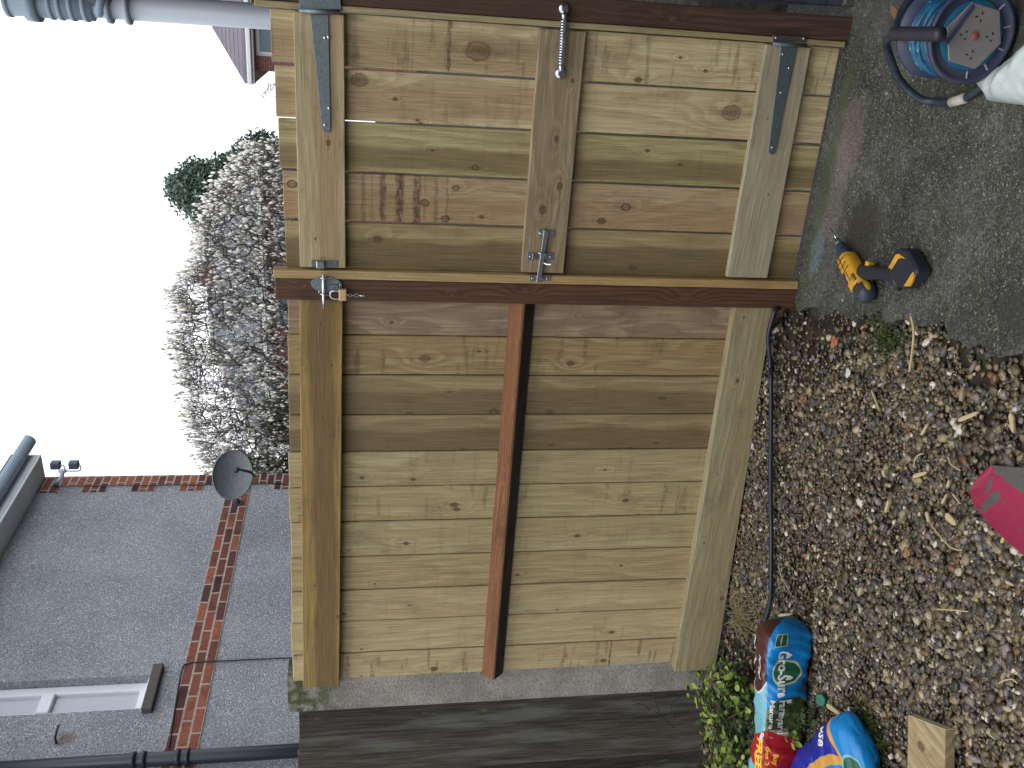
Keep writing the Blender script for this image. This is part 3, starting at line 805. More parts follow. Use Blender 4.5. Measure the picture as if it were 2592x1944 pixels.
MB().add(box((3.0, -5.5, -.1), (3.3, .031, 3.0), .003), uvf=lambda p: (p.x + p.y, p.z)).build('added_side_wall', M_dkbrick, sw)  # unseen wall added right of the camera to hold back low sky light
MB().add(box((-3.2, -5.5, -.1), (2.999, -5.2, 3.4), .003), uvf=lambda p: (p.x + p.y, p.z)).build('added_rear_wall', M_rbr0, sw)  # unseen wall added behind the camera, cuts low light on the fence
MB().add(box((.905, .012, -.05), (3.2, .0315, .035), .004)).build('mortar_fillet', M_conc, sw)

# ================================================================== HOUSE ON THE LEFT
HO = Vector((-4.0, 1.96, 0)); HT = R(4.0)
house = thing('rendered_house', 'grey pebbledashed house with red brick band and white window', 'house', HO, rotz=-HT)
_hn = Vector((math.cos(HT), -math.sin(HT), 0)); _hs = Vector((math.sin(HT), math.cos(HT), 0))
def hp_(p, lx=0.0):
    """picture point on the house wall (or a plane lx in front of it) -> (ly, z)"""
    r = Vector(ray(*p)); c = Vector(CAM)
    q = c + r * (((HO + _hn * lx - c).dot(_hn)) / r.dot(_hn))
    return (q - HO).dot(_hs), q.z
t = NT('pebbledash render')
o_ = t.tex(); n1 = t.noise(o_, 1.6, 4, .6); vd = t.vor(o_, 120); vc = t.sep(t.vor(o_, 120, out='Color'))
base = t.mix(t.ss(n1, .35, .65), (.265, .285, .315), (.325, .345, .375))
c_ = t.mix(t.ss(vc[0], .0, 1.0), t.mix(1.0, base, (.82, .82, .82), 'MULTIPLY'), t.mix(1.0, base, (1.14, 1.14, 1.14), 'MULTIPLY'))
c_ = t.mix(t.m('MULTIPLY', t.ss(vc[1], .86, .93), .7), c_, (.66, .66, .67))
c_ = t.mix(t.m('MULTIPLY', t.ss(vc[2], .88, .95), .6), c_, (.1, .095, .09))
# rust run below the nail
ny, nz = hp_(c6(420, 1470)); xy = t.sep(o_)
dy = t.m('DIVIDE', t.m('SUBTRACT', xy[1], ny), .07); dz = t.m('DIVIDE', t.m('SUBTRACT', xy[2], nz), .1)
rd_ = t.m('ADD', t.m('SQRT', t.m('ADD', t.m('MULTIPLY', dy, dy), t.m('MULTIPLY', dz, dz))), t.m('MULTIPLY', t.m('SUBTRACT', t.noise(o_, 30, 3), .5), 1.2))
c_ = t.mix(t.m('MULTIPLY', t.ss(rd_, 1.1, .3), .55), c_, (.2, .09, .065))
t.bump(t.m('SUBTRACT', 1.0, vd), .7, .011)
M_dash = t.fin(c_, .92, 0, .2)
M_band = brick_mat('red band brick', (.33, .112, .066), (.055, .028, .038), (.42, .37, .30), ms=.015)
cz = hp_(crop(0, 1100, 2212 / 240)(1045, 1020))[1]; ce = hp_(c4(600, 1432))[0]
wy1, wz0 = hp_(c6(985, 1040)); wy0 = hp_(c6(930, 1275))[0]
wy1 = hp_(c6(700, 1070))[0]; wy0 = hp_(c6(600, 1290))[0]
wz0 = hp_(c6(950, 1180))[1]; wz1 = wz0 + 1.35
Y0 = -2.2
hb = MB()   # wall with a real window opening, outer face at lx = 0
uvh = lambda p: (p.y, p.z)
for (a, b) in (((-.24, Y0, -.3), (0, wy0, cz)), ((-.24, wy1, -.3), (0, ce, cz)), ((-.24, wy0, -.3), (0, wy1, wz0)), ((-.24, wy0, wz1), (0, wy1, cz))):
    hb.add(box(a, b, 0), uvf=uvh)
hb.add(box((-7.0, ce - .24, -.3), (-.241, ce - .001, cz), 0), uvf=uvh)
hb.add(box((-7.0, Y0, -.3), (-6.76, ce - .25, cz), 0), uvf=uvh)
hb.add(box((-7.0, Y0, -.3), (-.25, Y0 + .2, cz), 0), uvf=uvh)
hb.build('wall', M_dash, house, world=False)
zb1, zb0 = .5 * (hp_(c6(1425, 0))[1] + hp_(c6(1090, 1530))[1]), .5 * (hp_(c6(1575, 0))[1] + hp_(c6(1310, 1530))[1])
MB().add(box((.0005, Y0, zb0), (.007, ce - .19, zb0 + .225), .001), uvf=lambda p: (p.y, p.z - zb0)).build('brick_band', M_band, house, world=False)
qb = MB(); qz = zb0 - .45 * 5
k_ = 0
while qz < cz - .02:
    wq = .265 if k_ % 2 == 0 else .16
    top = min(qz + .225, cz - .005)
    qb.add(box((.0005, ce - wq, qz + .0006), (.007, ce + .006, top - .0006), 0), uvf=lambda p, z0=qz: (p.y - ce + p.x, p.z - zb0))
    qz += .225; k_ += 1
qb.build('corner_bricks', M_band, house, world=False)
# window: white plastic frame in the opening, net curtain behind the panes, stone sill
M_upvc = plain('white plastic frame', (.78, .82, .86), .35, .08)
mz = hp_(c6(275, 1220))[1]
wn_ = MB()
fr_ = .075
wn_.add(box((-.13, wy1 - fr_, wz0), (-.07, wy1 - .001, wz1 - .001), .006)).add(box((-.13, wy0 + .001, wz0), (-.07, wy0 + fr_, wz1 - .001), .006))
wn_.add(box((-.132, wy0 + fr_ - .01, wz0 + .001), (-.068, wy1 - fr_ + .01, wz0 + fr_), .006)).add(box((-.132, wy0 + fr_ - .01, wz1 - fr_), (-.068, wy1 - fr_ + .01, wz1 - .002), .006))
wn_.add(box((-.132, wy0 + fr_ - .01, mz - .045), (-.062, wy1 - fr_ + .01, mz + .045), .008))
win = wn_.build('window_frame', M_upvc, house, world=False)
t = NT('net curtain'); n = t.noise(t.scale(t.tex(), (1, 30, 1)), 3, 3)
M_net = t.fin(t.mix(t.ss(n, .3, .7), (.50, .50, .54), (.62, .62, .66)), .9)
MB().add(box((-.165, wy0 + .01, wz0 + .01), (-.16, wy1 - .01, wz1 - .01), 0)).build('net_curtain', M_net, win, world=False)
M_glass = plain('glass backed by white net', (.50, .51, .57), .08, .06, 3, .6)
MB().add(box((-.104, wy0 + fr_ - .02, wz0 + fr_ - .01), (-.1, wy1 - fr_ + .02, mz - .04), 0)).build('pane', M_glass, win, world=False)
MB().add(box((-.104, wy0 + fr_ - .02, mz + .04), (-.1, wy1 - fr_ + .02, wz1 - fr_ + .01), 0)).build('pane', M_glass, win, world=False)
M_sill = plain('dark stone sill', (.10, .092, .085), .85, .4, 30, bump=.4)
MB().add(box((-.14, wy0 - .05, wz0 - .075), (.05, wy1 + .07, wz0 - .0015), .006)).add(box((-.07, wy0 + .002, wz0 - .001), (-.02, wy1 - .002, wz0 + .025), .004), mi=1).build('sill', [M_sill, M_upvc], win, world=False)
# eaves: soffit, fascia, gutter with stop end
M_soff = plain('pale painted soffit', (.70, .77, .80), .5, .15)
M_gut = plain('grey plastic gutter', (.34, .46, .56), .4, .15)
oh = .26
ee = hp_(cb_tip := crop(0, 1100, 2212 / 240)(960, 470), oh)[0]
MB().add(box((-.01, Y0, cz - .001), (oh, ee, cz + .025), .003), uvf=uvh).add(box((oh - .02, Y0, cz + .026), (oh, ee, cz + .19), .002)).build('soffit', M_soff, house, world=False)
gut = lambda a, b: Vector((oh + .072 + .072 * math.cos(math.pi + math.pi * b), Y0 + (ee + .13 - Y0) * a, cz + .165 + .085 * math.sin(math.pi + math.pi * b) - .004))
gt = MB().add(grid(40, 14, gut), sm=True)
gt.add(grid(40, 14, lambda a, b: gut(a, b) + Vector((0, 0, .003)) + Vector((-(b - .5) * .006, 0, 0))), sm=True)
gt.add(prism([gut(1, b) for b in np.linspace(0, 1, 14)], Vector((0, .006, 0))))
for q in (.3, .5, .7, .86, .94):
    gt.add(tube([gut(q, b) + Vector((0, 0, -.003)) for b in np.linspace(0, 1, 12)], .006, 6), sm=True)
gt.build('gutter', M_gut, house, world=False)
M_tile = plain('dark roof tile', (.06, .045, .04), .85, .4, 8)
rf = MB()
rf.add(prism([Vector((oh + .02, Y0 - .3, cz + .21)), Vector((oh + .02, ee - .02, cz + .21)), Vector((-3.5, ee - .02, cz + 2.2)), Vector((-3.5, Y0 - .3, cz + 2.2))], Vector((0, 0, .05))))
rf.add(prism([Vector((-7.3, Y0 - .3, cz + .21)), Vector((-7.3, ee - .02, cz + .21)), Vector((-3.51, ee - .02, cz + 2.2)), Vector((-3.51, Y0 - .3, cz + 2.2))], Vector((0, 0, .07))))
rf.build('roof', M_tile, house, world=False)
# black downpipe, its collars, bracket and the thin cable
M_blk = plain('black plastic pipe', (.018, .024, .034), .35, .2)
py_ = .5 * (hp_(c6(1930, 1500), .08)[0] + hp_(c6(1930, 1600), .08)[0])
dp = MB().add(tube([Vector((.08, py_, -.2)), Vector((.08, py_ + .01, cz - .05))], .0475, 20), sm=True).build('downpipe', M_blk, house, world=False)
for q in (c6(880, 1560), c6(945, 1560), c6(1165, 1550), c6(1225, 1550)):
    z_ = hp_(q, .08)[1]
    MB().add(lathe([(0, .05), (.002, .058), (.03, .058), (.032, .05)], Vector((.08, py_ + .006, z_ - .016)), (0, 0, 1), 20), sm=True).build('pipe_collar', M_blk, dp, world=False)
cy = [Vector((.012, *hp_(c6(*q), .012))) for q in ((1095, 1530), (1140, 1230), (1180, 1020), (1215, 982), (1300, 972), (1500, 962), (1870, 946))]
cy += [Vector((.012, cy[-1].y - .02, 1.2)), Vector((.012, cy[-1].y - .02, .1))]
MB().add(tube(spline(cy, 5), .0055, 6), sm=True).build('cable', M_blk, house, world=False)
c0_ = [Vector((.012, *hp_(c4(*q), .012))) for q in ((370, 1540), (330, 1500), (400, 1492), (1000, 1486), (1500, 1480), (1845, 1476))]
MB().add(tube(spline(c0_, 4), .004, 6), sm=True).build('cable', M_blk, house, world=False)
nl = hp_(c6(365, 1500)); nl2 = hp_(c6(368, 1385), .0)
MB().add(tube([Vector((-.02, nl[0], nl[1])), Vector((.06, nl[0] + .0, nl[1] + .0)), Vector((.075, nl[0] + .09, nl[1] - .0))], .008, 8), sm=True).build('hook', M_blk, house, world=False)

# ------------------------------------------------------------------ satellite dish on the house corner
def hw(lx, ly, z): return HO + _hn * lx + _hs * ly + Vector((0, 0, z))
dl = .62
dy_, dz_ = hp_(c4(1508, 1418), dl); dc = hw(dl, dy_, dz_)
dish = thing('satellite_dish', 'round grey satellite dish fixed to the brick corner of the house', 'satellite dish', dc)
M_dish = plain('speckled grey dish', (.155, .175, .185), .5, .5, 60, dirt=(.05, .055, .06), dirt_amt=.5, dscale=70)
vw = (Vector(CAM) - dc).normalized()
dn_ = (vw + Vector((.5, -.1, -.05))).normalized()
e_u = Vector((0, 0, 1)); e_u = (e_u - dn_ * e_u.dot(dn_)).normalized(); e_r = e_u.cross(dn_)
RX, RZ = .228, .170
def dish_pt(a, b):
    r_ = a; an = 2 * math.pi * b
    return dc + e_r * (RX * r_ * math.cos(an)) + e_u * (RZ * r_ * math.sin(an)) + dn_ * (-.055 * (1 - r_ * r_))
dm = MB().add(grid(12, 40, dish_pt, True), sm=True).add(grid(12, 40, lambda a, b: dish_pt(a, b) - dn_ * .004, True), sm=True)
dm.add(tube([dish_pt(1, b) for b in np.linspace(0, 1, 40, endpoint=False)], .007, 8, closed=True), sm=True)
dm.build('reflector', M_dish, dish)
M_dkm = plain('dark weathered metal', (.03, .034, .04), .5, .3)
lnb = dc + dn_ * .18 - e_u * .04
MB().add(tube([dc - e_u * (RZ + .02) - dn_ * .02, dc + dn_ * .10 - e_u * .15, lnb], .012, 8), sm=True).build('feed_arm', M_dkm, dish)
MB().add(lathe([(0, .017), (.04, .017), (.044, .023), (.06, .023), (.063, .01)], lnb + dn_ * .01, (dc - lnb), 16), sm=True).build('receiver', M_dkm, dish)
wall_pt = hw(.01, hp_(c4(1545, 1605))[0], hp_(c4(1545, 1605))[1])
MB().add(tube(spline([dc - dn_ * .06 - e_u * .05, dc - dn_ * .14 - e_u * .10, wall_pt + Vector((.10, 0, .02)), wall_pt], 6), .017, 10), sm=True).add(lathe([(0, .05), (.012, .05), (.014, .03)], wall_pt - _hn * .008, _hn, 14)).build('bracket', M_dkm, dish)

# ------------------------------------------------------------------ twin floodlight under the eaves
cf = crop(0, 1100, 2212 / 240)
fl0 = hw(.25, *hp_(cf(1440, 1000), .25))
fl = thing('security_light', 'pair of small floodlights on a bracket at the house corner below the gutter', 'floodlight', fl0)
def at_depth(p, ref):
    """picture point at the same distance along the view as ref"""
    r = Vector(ray(*p)); f_ = Vector(RM @ np.array([0, 0, 1.0]))
    return Vector(CAM) + r * ((ref - Vector(CAM)).dot(f_) / r.dot(f_))
M_fl = plain('grey floodlight casing', (.06, .08, .12), .5, .2)
M_flb = plain('pale bracket plastic', (.42, .47, .52), .5, .1)
for (q, arm) in (((1290, 710), [(1405, 710), (1470, 722), (1505, 770), (1510, 830)]), ((1718, 705), [(1845, 715), (1880, 745), (1875, 810), (1820, 850), (1520, 852)])):
    a = at_depth(cf(q[0] - 105, q[1]), fl0); b = at_depth(cf(q[0] + 112, q[1]), fl0)
    hd = MB().add(box((a.x - .035, a.y - .036, b.z), (a.x + .035, a.y + .036, a.z), .012, 2)).build('lamp_head', M_fl, fl)
    MB().add(tube(spline([at_depth(cf(*s_), fl0) for s_ in arm], 5), .008, 6), sm=True).build('lamp_arm', M_flb, fl)
MB().add(tube([at_depth(cf(1380, 850), fl0), at_depth(cf(1540, 850), fl0)], .018, 8), sm=True).add(tube([at_depth(cf(1460, 850), fl0), at_depth(cf(1430, 1010), fl0), hw(.01, *hp_(cf(1290, 1180)))], .022, 8), sm=True).build('bracket', M_flb, fl)

# ------------------------------------------------------------------ grey soil pipe beyond the gate
PY = 1.2
pc = .5 * (onY(c1(1700, 20), PY) + onY(c1(1700, 190), PY)); pr = abs(onY(c1(1700, 20), PY).x - onY(c1(1700, 190), PY).x) / 2
pipe = thing('soil_pipe', 'pale grey plastic soil pipe with collars and branch rising above the gate top', 'pipe', (pc.x, PY, 0))
M_pipe = plain('pale grey plastic pipe', (.46, .51, .56), .4, .12, 6)
M_pipe2 = plain('grey plastic fitting', (.30, .38, .45), .45, .2, 8)
zc = lambda x: onY(c1(x, 100), PY).z
MB().add(tube([Vector((pc.x, PY, -.04)), Vector((pc.x, PY, zc(60)))], pr, 28), sm=True).build('pipe', M_pipe, pipe)
fz = MB()
fz.add(lathe([(0, pr + .001), (.004, pr + .012), (zc(60) - zc(620), pr + .012), (zc(50) - zc(620), pr + .004)], (pc.x, PY, zc(620)), (0, 0, 1), 28), sm=True)
fz.build('socket_fitting', M_pipe2, pipe)
for x in (840, 720, 570, 485, 410, 350, 230, 75):
    d = .02 if x not in (230,) else .05
    MB().add(lathe([(0, pr + .004), (.004, pr + .017 + (.012 if x == 230 else 0)), (d, pr + .017 + (.012 if x == 230 else 0)), (d + .004, pr + .004)], (pc.x, PY, zc(x) - d / 2), (0, 0, 1), 28), sm=True).build('pipe_collar', M_pipe if x == 840 else M_pipe2, pipe)
za, zb_ = zc(790), zc(330)
br = spline([Vector((pc.x, PY, za)), Vector((pc.x + .03, PY - .02, za + .10)), Vector((pc.x + .15, PY - .06, zb_ + .02)), Vector((pc.x + .32, PY - .08, zb_ + .26))], 8)
MB().add(tube(br, pr * .86, 20), sm=True).build('branch_pipe', plain('dark grey plastic branch', (.10, .13, .18), .45, .2, 8), pipe)
MB().add(lathe([(0, pr + .01), (.015, pr + .016), (.03, pr + .01)], br[5], (br[7] - br[4]), 24), sm=True).build('pipe_collar', M_pipe2, pipe)

# ================================================================== BACKGROUND: houses, trees
def tiles(name, col):
    t = NT(name)
    v = t.uv(); s_ = t.sep(v)
    row = t.m('FRACT', t.m('DIVIDE', s_[1], .22))
    n = t.noise(t.tex(), 3, 4)
    c_ = t.mix(t.ss(row, .80, 1.0), col, tuple(x * .18 for x in col))
    c_ = t.mix(t.m('MULTIPLY', t.ss(n, .4, .7), .4), c_, tuple(x * .6 for x in col))
    t.bump(row, .6, .05)
    return t.fin(c_, .9, 0, .2)
M_rt = tiles('brown concrete tiles', (.16, .145, .17))
M_rt2 = tiles('grey concrete tiles', (.125, .135, .15))
M_rbr = brick_mat('neighbour brick', (.20, .07, .055), (.16, .055, .05), (.3, .24, .2))
M_dkgl = plain('dark window glass', (.10, .16, .19), .12, .2)
M_wht = plain('white painted trim', (.6, .62, .63), .5, .08)
def gable_house(name, label, x0, x1, y0, y1, ez, rz, roofm, hip=None, wins=(), chimney=None, verge=False):
    """ridge runs along x; hip: inset of the ridge ends (left, right); front slope faces -y"""
    h = thing(name, label, 'house', ((x0 + x1) / 2, (y0 + y1) / 2, 0))
    hl, hr = hip or (0, 0)
    ym = (y0 + y1) / 2
    wl_ = MB()
    fy = y0
    xs_ = sorted({x0, x1, *[w_[0] for w_ in wins], *[w_[1] for w_ in wins]})
    uvb = lambda p: (p.x + p.y, p.z)
    for a, b in zip(xs_, xs_[1:]):
        cut = [w_ for w_ in wins if w_[0] <= a and w_[1] >= b]
        if cut:
            w_ = cut[0]
            wl_.add(box((a, fy, -.1), (b, fy + .25, w_[2]), 0), uvf=uvb)
            if ez - w_[3] > .02: wl_.add(box((a, fy, w_[3]), (b, fy + .25, ez), 0), uvf=uvb)
        else: wl_.add(box((a, fy, -.1), (b, fy + .25, ez), 0), uvf=uvb)
    wl_.add(box((x0, y0 + .251, -.1), (x0 + .25, y1, ez), 0), uvf=uvb).add(box((x1 - .25, y0 + .251, -.1), (x1, y1, ez), 0), uvf=uvb).add(box((x0 + .251, y1 - .25, -.1), (x1 - .251, y1, ez), 0), uvf=uvb)
    if not hip:
        for xe in (x0, x1 - .25):
            wl_.add(prism([Vector((xe, y0 + .02, ez + .001)), Vector((xe, y1 - .02, ez + .001)), Vector((xe, ym, rz - .12))], Vector((.25, 0, 0))), uvf=uvb)
    wl_.build('wall', M_rbr, h)
    o_ = .35
    R0, R1 = Vector((x0 - o_ + hl, ym, rz)), Vector((x1 + o_ - hr, ym, rz))
    E = [Vector((x0 - o_, y0 - o_, ez - .02)), Vector((x1 + o_, y0 - o_, ez - .02)), Vector((x1 + o_, y1 + o_, ez - .02)), Vector((x0 - o_, y1 + o_, ez - .02))]
    sl = (R0 - Vector((R0.x, y0 - o_, ez))).length
    rm = MB()
    uvr = lambda p: (p.x, (rz - p.z) / max(rz - ez, .01) * sl)
    for q in ([E[0], E[1], R1, R0], [E[2], E[3], R0, R1]): rm.add(prism(q, Vector((0, 0, .08))), uvf=uvr)
    if hip:
        if hl: rm.add(prism([E[3], E[0], R0], Vector((0, 0, .08))), uvf=uvr)
        if hr: rm.add(prism([E[1], E[2], R1], Vector((0, 0, .08))), uvf=uvr)
    ro = rm.build('roof', roofm, h)
    MB().add(tube([R0 + Vector((0, 0, .08)), R1 + Vector((0, 0, .08))], .12, 8)).build('ridge_tiles', roofm, ro)
    if verge:
        for a, b in ((E[0], R0), (E[1], R1)):
            MB().add(tube([a + Vector((0, 0, .1)), b + Vector((0, 0, .1))], .13, 6)).build('verge', plain('pale mortar verge', (.3, .27, .23), .9), ro)
    MB().add(box((x0 - o_ - .02, y0 - o_ - .12, ez - .16), (x1 + o_ + .02, y0 - o_ + .0, ez - .03), .02)).build('gutter', M_wht, h)
    MB().add(box((x0 - o_, y0 - o_ + .004, ez - .22), (x1 + o_, y0 - .003, ez - .17), 0)).add(box((x0 - o_, y0 - o_ + .003, ez - .20), (x0 - .003, y1 + o_, ez - .15), 0)).build('soffit', M_wht, h)
    for w_ in wins:
        f = MB()
        f.add(box((w_[0], y0 + .06, w_[2]), (w_[0] + .12, y0 + .14, w_[3]), 0)).add(box((w_[1] - .12, y0 + .06, w_[2]), (w_[1], y0 + .14, w_[3]), 0))
        f.add(box((w_[0] + .121, y0 + .06, w_[2]), (w_[1] - .121, y0 + .14, w_[2] + .1), 0)).add(box((w_[0] + .121, y0 + .06, w_[3] - .1), (w_[1] - .121, y0 + .14, w_[3]), 0))
        fo = f.build('window_frame', M_wht, h)
        MB().add(box((w_[0] + .1, y0 + .10, w_[2] + .08), (w_[1] - .1, y0 + .12, w_[3] - .08), 0)).build('pane', M_dkgl, fo)
    if chimney:
        cx_, cz_ = chimney
        MB().add(box((cx_ - .35, ym - .3, rz - .6), (cx_ + .35, ym + .3, cz_), .02), uvf=uvb).add(lathe([(0, .12), (.3, .1)], (cx_, ym, cz_), (0, 0, 1), 12), mi=1).build('chimney', [M_rbr, M_dkm], h)
    return h
# the hipped house at the upper right: its front left corner, eaves and window measured at 26 m
gable_house('brick_house', 'red brick house with brown hipped roof and white gutter seen right of the gate top', -1.62, 7.0, 26.0, 34.5, 4.98, 8.6, M_rt, hip=(5.0, 3.0), wins=[(-1.2, 1.6, 3.3, 4.72)])
h3 = gable_house('brick_house', 'house with grey tiled roof half hidden behind the flowering magnolia', -15.0, -5.2, 27.6, 33.5, 5.05, 7.2, M_rt2, hip=(3.0, 2.9), wins=[(-7.6, -6.2, 3.0, 4.6), (-10.4, -9.0, 3.0, 4.6)], chimney=(-9.4, 7.65), verge=True)

def grow(tips, base, stems, seg=3, lift=.35, jit=.05):
    """branch skeleton: join every tip to the nearest node already grown. returns nodes, parent"""
    P = [Vector(base)]; par = [-1]
    for s_ in stems:
        last = 0
        for q in s_:
            P.append(Vector(q)); par.append(last); last = len(P) - 1
    b0 = Vector(base)
    tips = sorted(tips, key=lambda q: (q - b0).length)
    arr = np.array([tuple(p) for p in P])
    ends = []
    for q in tips:
        d = arr - np.array(tuple(q))
        cost = np.linalg.norm(d, axis=1) + np.maximum(d[:, 2], 0) * 1.2
        j = int(np.argmin(cost)); a = Vector(P[j]); L = (q - a).length
        last = j; new = []
        for k2 in range(1, seg + 1):
            f = k2 / seg
            p = a.lerp(q, f) - Vector((0, 0, lift * L * f * (1 - f)))
            if k2 < seg: p += Vector([random.gauss(0, jit) * L for _ in range(3)])
            P.append(p); par.append(last); last = len(P) - 1; new.append(tuple(p))
        arr = np.vstack([arr, np.array(new)]); ends.append(last)
    return P, par, ends
def limbs(P, par, r_tip, power=.42, rmax=.1, sides=4):
    n = len(P); cnt = [0] * n
    ch_ = [0] * n
    for i in range(n):
        if par[i] >= 0: ch_[par[i]] += 1
    for i in range(n - 1, 0, -1):
        if ch_[i] == 0: cnt[i] = max(cnt[i], 1)
        cnt[par[i]] += max(cnt[i], 1)
    rad = [min(r_tip * max(c, 1) ** power, rmax) for c in cnt]
    vs, fs = [], []
    for i in range(1, n):
        a, b = P[par[i]], P[i]
        if (b - a).length < 1e-5: continue
        v_, f_ = tube([a, b], [min(rad[par[i]], rad[i] * 1.6), rad[i]], sides if rad[i] < r_tip * 5 else 8, caps=False)
        k2 = len(vs); vs += v_; fs += [[k2 + q for q in f] for f in f_]
    return vs, fs
M_bark = plain('grey brown twig bark', (.095, .09, .088), .9, .4, 20)
# magnolia in bud
MYc = 7.1
mb_ = onY(c4(1760, 740), MYc); mb_ = Vector((mb_.x, MYc, 0))
mag = thing('magnolia_tree', 'large magnolia covered in white buds behind the fence', 'tree', mb_)
# crown top as seen in the picture: (display y, display x of the top of the crown)
crown_top = [(305, 575), (340, 540), (380, 505), (430, 470), (470, 455), (520, 452), (560, 445), (600, 415), (625, 395), (660, 400), (690, 412), (720, 400), (745, 395), (780, 410), (830, 415), (880, 425), (910, 430), (950, 442), (985, 452), (1015, 470), (1045, 500)]
def top_x(y):
    for (a, xa), (b, xb) in zip(crown_top, crown_top[1:]):
        if y <= b: return xa + (xb - xa) * max(0, (y - a)) / (b - a)
    return crown_top[-1][1]
tips = []
for i in range(3300):
    y = random.uniform(308, 1044)
    tx = top_x(y)
    x = random.uniform(tx, 640) if random.random() > .25 else tx + abs(random.gauss(0, 14)) - random.uniform(0, 12)
    q = onY(D(x, y), MYc + max(-.75, min(.9, random.gauss(0, .5))))
    tips.append(q)
stems = []
for ang in (-2.3, -1.2, -.4, .3, 1.0, 1.9):
    dx = math.sin(ang) * .55
    stems.append([mb_ + Vector((dx * .4, random.uniform(-.2, .2), .55)), mb_ + Vector((dx * 1.1, random.uniform(-.35, .35), 1.1)), mb_ + Vector((dx * 1.9, random.uniform(-.5, .5), 1.6)), mb_ + Vector((dx * 2.6, random.uniform(-.6, .6), 2.0))])
P, par, ends = grow(tips, mb_, stems, 3, .14, .035)
sprig = []
for i in list(ends):
    for _ in range(random.choice((1, 1, 2, 2))):
        a_ = P[i].lerp(P[par[i]], random.random() * .9); L_ = random.uniform(.06, .20)
        d_ = Vector((random.gauss(0, .28), random.gauss(0, .28), 1)).normalized()
        sprig.append((a_, a_ + d_ * L_ * .5 + Vector((random.gauss(0, .01), random.gauss(0, .01), 0)), a_ + d_ * L_))
lm = limbs(P, par, .0028, .42, .075)
for a_, m_, b_ in sprig:
    k2 = len(lm[0]); v_, f_ = tube([a_, m_, b_], [.0032, .0026, .0018], 3, caps=False)
    lm[0].extend(v_); lm[1].extend([[k2 + q for q in f] for f in f_])
MB().add(lm, sm=True).build('branches', M_bark, mag)
t = NT('magnolia bud'); i_ = t.isl()
c_ = t.ramp(i_, [(0, (.74, .72, .64)), (.35, (.84, .83, .78)), (.6, (.34, .31, .20)), (.7, (.78, .70, .68)), (.82, (.86, .86, .82))])
M_bud = t.fin(c_, .7, 0, .3); t.b.inputs['Subsurface Weight'].default_value = .0
bv, bf = [], []
prof = [(0, .12), (.18, .75), (.45, 1.0), (.75, .7), (1.0, .05)]
for (z, r_) in prof:
    for j in range(6):
        a = 2 * math.pi * j / 6; bv.append((r_ * math.cos(a) * .5, r_ * math.sin(a) * .5, z - .1))
for i in range(4):
    for j in range(6): bf.append([i * 6 + j, i * 6 + (j + 1) % 6, (i + 1) * 6 + (j + 1) % 6, (i + 1) * 6 + j])
bud = (np.array(bv), np.array(bf))
bp = [q[2] for q in sprig if random.random() < .85] + [q[1] for q in sprig if random.random() < .3]
nb = len(bp)
L_ = np.clip(rng.lognormal(math.log(.040), .38, nb), .018, .085)
Wd = L_ * rng.uniform(.32, .55, nb)
bl = scatter('blossom', [bud], np.array([tuple(p - mb_) for p in bp]), rand_rot(nb, .45), np.column_stack([Wd, Wd, L_]), [M_bud])
bl.parent = mag; kind(bl, 'stuff')
# small young leaves deep in the crown
def leafcloud(name, pts, size, mat, parent, tilt=None):
    lv = np.array([(0, 0, 0), (.28, .06, .35), (0, -.03, 1), (-.28, .06, .35)]); lf = np.array([[0, 1, 2, 3]])
    n = len(pts); s_ = size * rng.uniform(.6, 1.35, n)
    o = scatter(name, [(lv, lf)], np.array(pts), rand_rot(n, tilt), np.column_stack([s_, s_, s_]), [mat], smooth=False)
    if parent: o.parent = parent
    return o
def leafmat(name, stops, rough=.6):
    t = NT(name); c_ = t.ramp(t.isl(), stops)
    t.fin(c_, rough, 0, .3)
    return t.mat
M_conif = leafmat('conifer needles', [(0, (.04, .075, .07)), (.5, (.085, .135, .11)), (1, (.15, .20, .12))])
M_ever = leafmat('evergreen leaves', [(0, (.02, .04, .015)), (.5, (.05, .085, .025)), (1, (.11, .15, .05))])
# conifer far behind
cz9 = crop(440, 340, 1659 / 300)
CY = 37.0
lob = [((250, 800), 1.15), ((330, 620), .9), ((480, 700), 1.1), ((420, 950), 1.0), ((520, 1120), .95), ((640, 800), 1.2), ((700, 560), .85), ((650, 1000), 1.1), ((900, 450), .8), ((1050, 240), .62), ((1250, 150), .65), ((900, 700), 1.3), ((1150, 500), 1.3), ((1300, 400), 1.2), ((130, 760), .75), ((560, 1280), .6)]
ctr = [(onY(cz9(*q), CY + random.uniform(-.8, .8)), r_) for q, r_ in lob]
con = thing('conifer_tree', 'dark green conifer rising behind the grey tiled roof', 'tree', (ctr[5][0].x, CY, 0))
pts = []
for c_, r_ in ctr:
    for _ in range(1900):
        v = Vector([random.gauss(0, 1) for _ in range(3)]).normalized() * r_ * (random.random() ** .45) * random.choice((.72, .86, .95, 1.05, 1.12))
        pts.append(tuple(c_ + v - con.location))
leafcloud('crown', pts, .17, M_conif, con, None)
MB().add(tube([con.location, con.location + Vector((0, 0, 7.5))], [.3, .08], 8), sm=True).build('trunk', M_bark, con)
